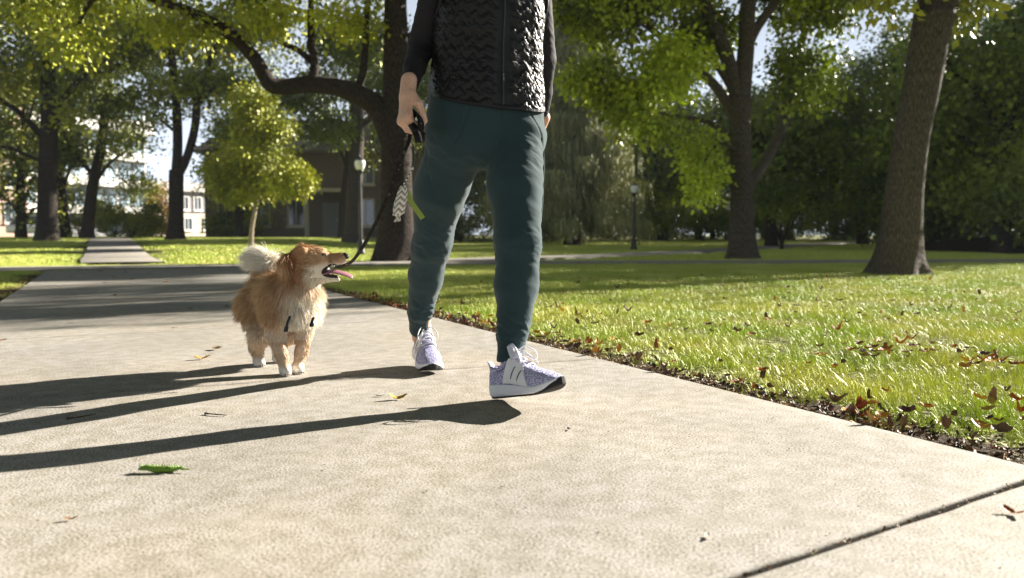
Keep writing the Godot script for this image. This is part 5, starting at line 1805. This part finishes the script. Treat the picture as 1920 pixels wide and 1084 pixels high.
func build_dog() -> void:
	var o := thing("dog", "fluffy tan dog with cream chest and open mouth looking up at the walker", "dog", DO)
	var at := -DO
	var up := Vector3.UP
	var mouth := Vector3(-0.735, 0.41, -3.185)
	var bones := [
		[dg(-0.03, 0, 0.292), dg(-0.25, 0, 0.295), 0.092, 0.086], [dg(0.0, 0, 0.26), dg(0.0, 0, 0.31), 0.078, 0.078],
		[dg(0.0, 0.0, 0.31), SKULL - Vector3(0.03, 0.035, 0.0), 0.08, 0.06], [SKULL, SKULL + Vector3(0.014, 0.002, 0), 0.056, 0.053], [SKULL + Vector3(0.036, 0.014, -0.018), SKULL + Vector3(0.036, 0.014, 0.018), 0.026, 0.026],
		[SKULL + Vector3(0.0, -0.034, -0.02), SKULL + Vector3(0.0, -0.034, 0.02), 0.042, 0.042],
		[Vector3(-0.722, 0.451, -3.186), NOSE - Vector3(0.022, 0.006, 0), 0.0235, 0.0155], [NOSE - Vector3(0.03, 0.008, 0), NOSE - Vector3(0.01, 0.002, 0), 0.0155, 0.0125],
		[SKULL + Vector3(0.0, -0.05, 0), Vector3(-0.735, 0.385, -3.182), 0.03, 0.016], [Vector3(-0.735, 0.385, -3.182), Vector3(-0.668, 0.378, -3.172), 0.015, 0.0085],
	]
	for s in [-1.0, 1.0]:
		bones.append_array([[dg(-0.02, 0.052 * s, 0.26), dg(-0.055, 0.056 * s, 0.16), 0.056, 0.033]])
		bones.append_array([[dg(-0.24, 0.055 * s, 0.25), dg(-0.20, 0.066 * s, 0.15), 0.078, 0.044]])
	# right foreleg stepping forward, left one planted
	bones.append_array([[dg(-0.055, -0.055, 0.16), dg(-0.015, -0.046, 0.08), 0.032, 0.0205], [dg(-0.015, -0.046, 0.08), dg(0.012, -0.042, 0.026), 0.0195, 0.0165], [dg(0.01, -0.042, 0.022), dg(0.036, -0.042, 0.016), 0.019, 0.015]])
	bones.append_array([[dg(-0.055, 0.06, 0.16), dg(-0.03, 0.04, 0.08), 0.032, 0.02], [dg(-0.03, 0.04, 0.08), dg(-0.018, 0.018, 0.02), 0.019, 0.016], [dg(-0.02, 0.018, 0.019), dg(0.006, 0.018, 0.014), 0.02, 0.0155]])
	bones.append_array([[dg(-0.20, -0.066, 0.15), dg(-0.30, -0.056, 0.082), 0.042, 0.021], [dg(-0.30, -0.056, 0.082), dg(-0.285, -0.05, 0.02), 0.019, 0.017], [dg(-0.29, -0.05, 0.018), dg(-0.255, -0.05, 0.014), 0.019, 0.0155]])
	bones.append_array([[dg(-0.20, 0.066, 0.15), dg(-0.33, 0.056, 0.09), 0.042, 0.021], [dg(-0.33, 0.056, 0.09), dg(-0.34, 0.05, 0.024), 0.019, 0.017], [dg(-0.345, 0.05, 0.02), dg(-0.31, 0.05, 0.014), 0.019, 0.0155]])
	# tail carried over the back
	bones.append_array([[dg(-0.30, 0, 0.33), Vector3(-1.0, 0.425, -3.47), 0.04, 0.03], [Vector3(-1.0, 0.425, -3.47), Vector3(-1.065, 0.452, -3.5), 0.03, 0.026], [Vector3(-1.065, 0.452, -3.5), Vector3(-1.11, 0.44, -3.52), 0.026, 0.016]])
	# ears laid back
	bones.append([SKULL + Vector3(-0.025, 0.03, 0.05), SKULL + Vector3(-0.1, -0.006, 0.078), 0.02, 0.008, Vector3(0, 1, 0.2), 1.6])
	bones.append([SKULL + Vector3(-0.025, 0.032, -0.05), SKULL + Vector3(-0.1, 0.0, -0.078), 0.018, 0.008, Vector3(0, 1, -0.2), 1.5])
	var mb := MB.new()
	nets(bones, 0.0062, 0.009, mb)
	mb.c.clear()
	for k in mb.v.size(): mb.c.append(coat(mb.v[k]) * 0.8)
	var n := mb.normals()
	var skin := paint(Color.WHITE, 0.9, 0.2)
	skin.vertex_color_use_as_albedo = true
	var roots := mb.v.duplicate()
	for k in mb.v.size(): mb.v[k] += at
	var body := part(mb.mesh(), "body", skin, o)
	# fur: tapered hairs rooted on the skin
	var area := PackedFloat32Array()
	var sum := 0.0
	for k in range(0, mb.i.size(), 3):
		sum += (mb.v[mb.i[k + 1]] - mb.v[mb.i[k]]).cross(mb.v[mb.i[k + 2]] - mb.v[mb.i[k]]).length()
		area.append(sum)
	var r := RandomNumberGenerator.new(); r.seed = 5
	var fur := MB.new()
	var vn := PackedVector3Array()
	for h in 80000:
		var t := area.bsearch(r.randf() * sum)
		t = mini(t, area.size() - 1)
		var a := r.randf()
		var b := r.randf()
		if a + b > 1.0: a = 1 - a; b = 1 - b
		var i0 := mb.i[t * 3]
		var i1 := mb.i[t * 3 + 1]
		var i2 := mb.i[t * 3 + 2]
		var p := roots[i0] * (1 - a - b) + roots[i1] * a + roots[i2] * b
		var nr := (n[i0] * (1 - a - b) + n[i1] * a + n[i2] * b).normalized()
		var q := p - DO
		var f := q.dot(DF)
		var y := q.y
		var sk := p - SKULL
		var head: bool = p.x > SKULL.x - 0.06 and y > 0.355 and p.z > -3.29 and p.x > -0.842
		var tail: bool = y > 0.36 and f < -0.27
		# lie of the coat: back along the body and down
		var flow := -DF * 0.55 + Vector3(0, -0.75, 0)
		var len := 0.042
		var lift := 0.75
		if head:
			flow = Vector3(-0.9, -0.12, 0)
			var d := clampf((p.x + 0.76) / 0.12, 0, 1)
			len = lerpf(0.022, 0.004, sqrt(d))
			if y < 0.42 and p.x < -0.745: len = 0.03; flow = Vector3(-0.5, -0.8, 0.1)
			lift = 0.4
			if p.x > -0.648: continue
			if p.x < -0.80 and absf(p.z - SKULL.z) > 0.045: len = 0.012; lift = 0.2
			# no hair inside the open mouth
			if p.x > -0.748 and y > 0.386 and y < 0.434 + (p.x + 0.75) * 0.14: continue
		elif tail:
			flow = Vector3(-0.8, 0.3, -0.15) + Vector3(0, -0.7, 0) * r.randf()
			len = 0.055; lift = 0.5
		elif y < 0.12:
			flow = Vector3(0, -1, 0) - DF * 0.25
			len = 0.008 * sstep(0.02, 0.1, y) + 0.004
			lift = 0.4
			if f < -0.22 and y > 0.05: len = 0.02
		else:
			if f > -0.03: flow = Vector3(0, -1, 0) + DF * 0.1; len = 0.043; lift = 0.7   # ruff and bib
			if y > 0.31 and f > -0.14: len = 0.058
			if f < -0.22: len = 0.055; flow = -DF * 0.5 + Vector3(0, -0.9, 0)
			if y < 0.22: len = 0.032
			if y < 0.20 and f > -0.12: len = 0.012
			if y < 0.17 and f < -0.2: len = 0.014
		len *= r.randf_range(0.65, 1.2)
		var dir := (nr * lift + flow.normalized() * (1.0 - lift * 0.35) + Vector3(r.randfn(0, 0.16), r.randfn(0, 0.16), r.randfn(0, 0.16)))
		# tufts: hairs of a neighbourhood lean together
		dir += Vector3(noise.get_noise_3d(p.x * 38, p.y * 38, p.z * 38), noise.get_noise_3d(p.y * 38 + 9, p.z * 38, p.x * 38), noise.get_noise_3d(p.z * 38 + 5, p.x * 38, p.y * 38)) * 0.55
		dir = dir.normalized()
		var tip := (dir + flow.normalized() * 0.55 + Vector3(0, -0.12, 0)).normalized()
		var side := dir.cross(Vector3(r.randfn(), r.randfn(), r.randfn())).normalized()
		var w := 0.0008 if len > 0.02 else 0.0008
		var col := coat(p)
		var g := r.randf_range(0.72, 1.22)
		fur.col = Color(col.r * g * 0.85, col.g * g * 0.82, col.b * g * 0.78)
		p += at
		var k := fur.vert(p - side * w)
		fur.vert(p + side * w)
		var m := p + dir * len * 0.5
		fur.col = Color(minf(col.r * g, 0.95), minf(col.g * g, 0.92), minf(col.b * g, 0.88))
		fur.vert(m - side * w * 0.8); fur.vert(m + side * w * 0.8)
		fur.col = Color(minf(col.r * g * 1.12, 0.95), minf(col.g * g * 1.14, 0.93), minf(col.b * g * 1.18, 0.9))
		fur.vert(m + tip * len * 0.5)
		fur.tri(k, k + 2, k + 1); fur.tri(k + 1, k + 2, k + 3); fur.tri(k + 2, k + 4, k + 3)
	var hair := paint(Color.WHITE, 0.6, 0.3)
	hair.vertex_color_use_as_albedo = true
	hair.backlight = Color(0.8, 0.72, 0.6)
	var fm := part(fur.mesh(false), "fur", hair, body)
	fm.set_meta("kind", "stuff")
	# face
	var black := paint(lin(0.012, 0.011, 0.012), 0.3, 0.5)
	var lip := paint(lin(0.022, 0.016, 0.016), 0.5, 0.4)
	mb = MB.new()
	nets([[NOSE + Vector3(-0.004, 0.004, 0.006), NOSE + Vector3(0.002, 0.0, 0.006), 0.0088, 0.0082], [NOSE + Vector3(-0.004, 0.004, -0.006), NOSE + Vector3(0.002, 0.0, -0.006), 0.0088, 0.0082], [NOSE + Vector3(-0.008, 0.007, 0), NOSE + Vector3(0.001, -0.002, 0), 0.009, 0.007]], 0.002, 0.002, mb)
	for k in mb.v.size(): mb.v[k] += at
	part(mb.mesh(), "nose", black, o)
	for s in [1.0, -1.0]:
		var e := SKULL + Vector3(0.050, 0.023, 0.036 * s)
		mb = MB.new()
		nets([[e - Vector3(0.006, 0.002, 0.002 * s), e + Vector3(0.007, -0.001, -0.003 * s), 0.010, 0.009]], 0.0022, 0.001, mb)
		for k in mb.v.size(): mb.v[k] += at
		var em := part(mb.mesh(), "eye", lip, o)
		mb = MB.new()
		nets([[e + Vector3(0.001, 0.0, 0.0045 * s), e + Vector3(0.003, 0.0, 0.0045 * s), 0.0068, 0.0068]], 0.0018, 0.001, mb)
		for k in mb.v.size(): mb.v[k] += at
		part(mb.mesh(), "eyeball", paint(lin(0.02, 0.013, 0.01), 0.08, 0.7), em)
	# mouth lining and dark lips between the jaws
	mb = MB.new()
	nets([[Vector3(-0.744, 0.410, -3.182), Vector3(-0.716, 0.414, -3.178), 0.024, 0.017, Vector3(0, 0, 1), 1.5], [Vector3(-0.73, 0.396, -3.18), Vector3(-0.672, 0.3885, -3.172), 0.012, 0.0065, Vector3(0, 0, 1), 1.75], [Vector3(-0.72, 0.432, -3.18), Vector3(-0.656, 0.445, -3.168), 0.009, 0.0055, Vector3(0, 0, 1), 2.1]], 0.003, 0.003, mb)
	for k in mb.v.size(): mb.v[k] += at
	part(mb.mesh(), "mouth", lip, o)
	mb = MB.new()
	var tp := smooth_path([Vector3(-0.725, 0.404, -3.168), Vector3(-0.69, 0.4095, -3.162), Vector3(-0.655, 0.404, -3.158), Vector3(-0.628, 0.396, -3.155), Vector3(-0.608, 0.387, -3.153)], 4)
	var rings := []
	for k in tp.size():
		var t: float = float(k) / (tp.size() - 1)
		var w := 0.016 * (1.0 - 0.25 * t) * (1.0 if t < 0.85 else sqrt(maxf(0.06, 1.0 - pow((t - 0.85) / 0.15, 2))))
		var ring := []
		for q in 14:
			var a := TAU * q / 14
			var z := cos(a) * w
			ring.append(tp[k] + Vector3(0, sin(a) * 0.0038 - z * 0.45, z))
		rings.append(ring)
	mb.loft(rings)
	for k in mb.v.size(): mb.v[k] += at
	var tongue := paint(lin(0.42, 0.19, 0.24), 0.35, 0.5)
	part(mb.mesh(), "tongue", tongue, o)
	var tooth := paint(lin(0.75, 0.7, 0.58), 0.3)
	for t in [[Vector3(-0.688, 0.436, -3.158), -0.012], [Vector3(-0.688, 0.436, -3.186), -0.012], [Vector3(-0.695, 0.399, -3.160), 0.009], [Vector3(-0.66, 0.444, -3.163), -0.006]]:
		mb = MB.new()
		mb.tube([t[0], t[0] + Vector3(0.001, t[1] * 0.6, 0), t[0] + Vector3(0.002, t[1], 0)], [0.0026, 0.0018, 0.0004], 6)
		for k in mb.v.size(): mb.v[k] += at
		part(mb.mesh(), "tooth", tooth, o)
	# dark claws
	for c in [dg(0.042, -0.045, 0.009), dg(0.02, 0.018, 0.008), dg(-0.243, -0.05, 0.008)]:
		for k in 3:
			mb = MB.new()
			var b: Vector3 = c + DL * 0.009 * (k - 1)
			mb.tube([b, b + DF * 0.006, b + DF * 0.010 - Vector3(0, 0.004, 0)], [0.0028, 0.002, 0.0006], 5)
			for q in mb.v.size(): mb.v[q] += at
			part(mb.mesh(), "claw", lip, o)
	# harness straps that show through the coat
	var web := paint(lin(0.02, 0.022, 0.026), 0.7, 0.4)
	for s in [[Vector3(-0.936, 0.345, -3.222), Vector3(-0.948, 0.31, -3.205), Vector3(-0.958, 0.275, -3.2)], [Vector3(-0.838, 0.243, -3.108), Vector3(-0.848, 0.215, -3.105), Vector3(-0.856, 0.183, -3.108)], [Vector3(-0.757, 0.235, -3.14), Vector3(-0.762, 0.22, -3.135), Vector3(-0.764, 0.2, -3.134)]]:
		mb = MB.new()
		var rr := []
		for k in 9:
			var t := k / 8.0
			var p: Vector3 = s[0].lerp(s[1], t * 2.0) if t < 0.5 else s[1].lerp(s[2], t * 2.0 - 1.0)
			var w := (0.0055 if t < 0.75 else 0.0085)
			var ring := []
			for q in 8:
				var a := TAU * q / 8
				ring.append(p + Vector3(cos(a) * w, 0, sin(a) * 0.003))
			rr.append(ring)
		mb.loft(rr)
		for k in mb.v.size(): mb.v[k] += at
		part(mb.mesh(), "harness_strap", web, o)
	var loop := []
	for k in 33:
		var w := TAU * k / 32.0
		loop.append(dg(-0.07, cos(w) * 0.112, 0.285 + sin(w) * 0.116) + at)
	var band := []
	for k in 33: band.append(0.004)
	mb = MB.new()
	mb.tube(loop, band, 6)
	part(mb.mesh(), "harness_band", web, o)

# ---------- leash and what hangs from it ----------
func web_strip(pts: Array, w: float, thick: float, face: Vector3, twist := 0.0) -> ArrayMesh:
	var p := smooth_path(pts, 6)
	var rings := []
	for k in p.size():
		var t: Vector3 = (p[mini(k + 1, p.size() - 1)] - p[maxi(k - 1, 0)]).normalized()
		var nr := (face - t * face.dot(t)).normalized().rotated(t, twist * k / p.size())
		var sd := t.cross(nr)
		rings.append([p[k] - sd * w + nr * thick, p[k] + sd * w + nr * thick, p[k] + sd * w - nr * thick, p[k] - sd * w - nr * thick])
	var mb := MB.new()
	mb.loft(rings)
	return mb.mesh()

func floral() -> ImageTexture:
	var n := 128
	var im := Image.create(n, n, false, Image.FORMAT_RGB8)
	im.fill(Color(0.05, 0.048, 0.055))
	var r := RandomNumberGenerator.new(); r.seed = 8
	for k in 26:
		var c := Vector2i(r.randi_range(0, n), r.randi_range(0, n))
		var col: Color = [Color(0.85, 0.82, 0.8), Color(0.8, 0.55, 0.4), Color(0.5, 0.52, 0.5)][r.randi() % 3]
		for q in 5:
			var a := TAU * q / 5.0
			for d in [2, 3, 4]: 
				im.set_pixel(posmod(c.x + int(cos(a) * d), n), posmod(c.y + int(sin(a) * d), n), col)
	return ImageTexture.create_from_image(im)

func build_leash() -> void:
	var web := paint(Color.WHITE, 0.75, 0.35)
	grain(web, floral(), Vector3(9, 9, 9))
	var metal := paint(lin(0.5, 0.5, 0.52), 0.3, 0.5)
	metal.metallic = 1.0
	var o := thing("leash", "black flowered dog leash running from the hand down to the dog", "leash", Vector3(-0.315, 0.87, -2.69))
	var at := -o.position
	var shift := func(a: Array) -> Array:
		var out := []
		for p in a: out.append(p + at)
		return out
	# folded handle gripped in the fist, its ends showing on both sides
	part(web_strip(shift.call([Vector3(-0.335, 0.925, -2.735), Vector3(-0.318, 0.9, -2.70), Vector3(-0.306, 0.885, -2.665), Vector3(-0.294, 0.868, -2.645), Vector3(-0.292, 0.845, -2.65)]), 0.021, 0.011, Vector3(0.7, 0.5, 0.3)), "handle", web, o)
	part(web_strip(shift.call([Vector3(-0.335, 0.925, -2.735), Vector3(-0.312, 0.945, -2.705), Vector3(-0.292, 0.915, -2.66), Vector3(-0.288, 0.89, -2.64), Vector3(-0.296, 0.868, -2.64)]), 0.013, 0.003, Vector3(0.7, 0.5, 0.3)), "loop", web, o)
	part(web_strip(shift.call([Vector3(-0.325, 0.9, -2.715), Vector3(-0.338, 0.845, -2.71), Vector3(-0.365, 0.80, -2.74), Vector3(-0.415, 0.70, -2.83), Vector3(-0.49, 0.585, -2.96), Vector3(-0.565, 0.495, -3.10), Vector3(-0.64, 0.437, -3.235), Vector3(-0.74, 0.415, -3.315), Vector3(-0.86, 0.415, -3.335)]), 0.0062, 0.0014, Vector3(0.7, 0, 0.7), 2.2), "strap", web, o)
	var cl := MB.new()
	cl.tube([Vector3(-0.85, 0.415, -3.335) + at, Vector3(-0.875, 0.413, -3.333) + at, Vector3(-0.9, 0.40, -3.328) + at], [0.005, 0.006, 0.003], 8)
	part(cl.mesh(), "snap_hook", metal, o)
	# waste bag pouch
	var b := thing("bag_pouch", "grey chevron waste bag pouch hanging from the leash handle", "pouch", Vector3(-0.345, 0.708, -2.655))
	at = -b.position
	var n := 128
	var im := Image.create(n, n, false, Image.FORMAT_RGB8)
	for y in n:
		for x in n:
			var z := absf(fposmod(x / 32.0, 1.0) - 0.5) * 2.0
			var s := fposmod(y / 21.0 + z * 0.8, 1.0)
			im.set_pixel(x, y, Color(0.86, 0.84, 0.8) if s < 0.5 else (Color(0.5, 0.5, 0.52) if s < 0.82 else Color(0.66, 0.62, 0.52)))
	var cloth := paint(Color.WHITE, 0.85, 0.3)
	cloth.albedo_texture = ImageTexture.create_from_image(im)
	cloth.uv1_scale = Vector3(1, 1, 1)
	var top := Vector3(-0.347, 0.706, -2.655)
	var low := Vector3(-0.367, 0.592, -2.655)
	var rings := []
	for k in 25:
		var t := k / 24.0
		var r := 0.0205 * pow(sin(PI * clampf(0.07 + t * 0.83, 0, 1)), 0.55)
		if t > 0.86: r = lerpf(0.0065, 0.011, (t - 0.86) / 0.14)
		if t > 0.80 and t <= 0.86: r = lerpf(0.012, 0.0065, (t - 0.8) / 0.06)
		var ring := []
		for q in 26:
			var w := TAU * q / 26
			var rr := r * (1.0 + 0.06 * sin(w * 5.0 + t * 9.0) + (0.12 * sin(w * 7.0) if t > 0.78 else 0.0))
			ring.append(top.lerp(low, t) + Vector3(cos(w) * rr, 0.17 * cos(w) * rr, sin(w) * rr) + at)
		rings.append(ring)
	var mb := MB.new()
	mb.loft(rings)
	part(mb.mesh(), "pouch_body", cloth, b)
	mb = MB.new()
	mb.tube([low.lerp(top, 0.17) + at + Vector3(-0.008, 0, 0), low.lerp(top, 0.17) + at + Vector3(0, 0, 0.0085), low.lerp(top, 0.17) + at + Vector3(0.008, 0.001, 0), low.lerp(top, 0.17) + at + Vector3(0, 0, -0.0085), low.lerp(top, 0.17) + at + Vector3(-0.008, 0, 0)], [0.0018, 0.0018, 0.0018, 0.0018, 0.0018], 6)
	part(mb.mesh(), "tie", paint(lin(0.6, 0.57, 0.5), 0.8), b)
	# cord, bead and clip
	var c0 := Vector3(-0.317, 0.83, -2.668)
	mb = MB.new()
	mb.tube([c0 + at, Vector3(-0.314, 0.79, -2.662) + at, Vector3(-0.318, 0.765, -2.66) + at], [0.004, 0.004, 0.003], 7)
	part(mb.mesh(), "clip", paint(lin(0.02, 0.02, 0.02), 0.4), b)
	mb = MB.new()
	nets([[Vector3(-0.319, 0.762, -2.658) + at, Vector3(-0.3192, 0.761, -2.658) + at, 0.0065, 0.0065]], 0.0016, 0.001, mb)
	part(mb.mesh(), "bead", metal, b)
	var cord := paint(lin(0.7, 0.7, 0.68), 0.7)
	var dark := paint(lin(0.02, 0.02, 0.022), 0.8)
	var ca := Vector3(-0.315, 0.762, -2.657)
	for k in 9:
		mb = MB.new()
		var a := ca.lerp(top + Vector3(0.001, 0.004, 0), k / 9.0)
		var e := ca.lerp(top + Vector3(0.001, 0.004, 0), (k + 1) / 9.0)
		mb.tube([a + at, e + at], [0.0021, 0.0021], 6)
		part(mb.mesh(), "cord", cord if k % 2 == 0 else dark, b)
	var tab := paint(lin(0.22, 0.3, 0.04), 0.6)
	tab.backlight = Color(0.5, 0.6, 0.2)
	part(web_strip([Vector3(-0.338, 0.69, -2.668) + at, Vector3(-0.325, 0.655, -2.675) + at, Vector3(-0.306, 0.627, -2.68) + at, Vector3(-0.288, 0.602, -2.682) + at], 0.0085, 0.0012, Vector3(0.3, 0.1, 1)), "green_bag_end", tab, b)
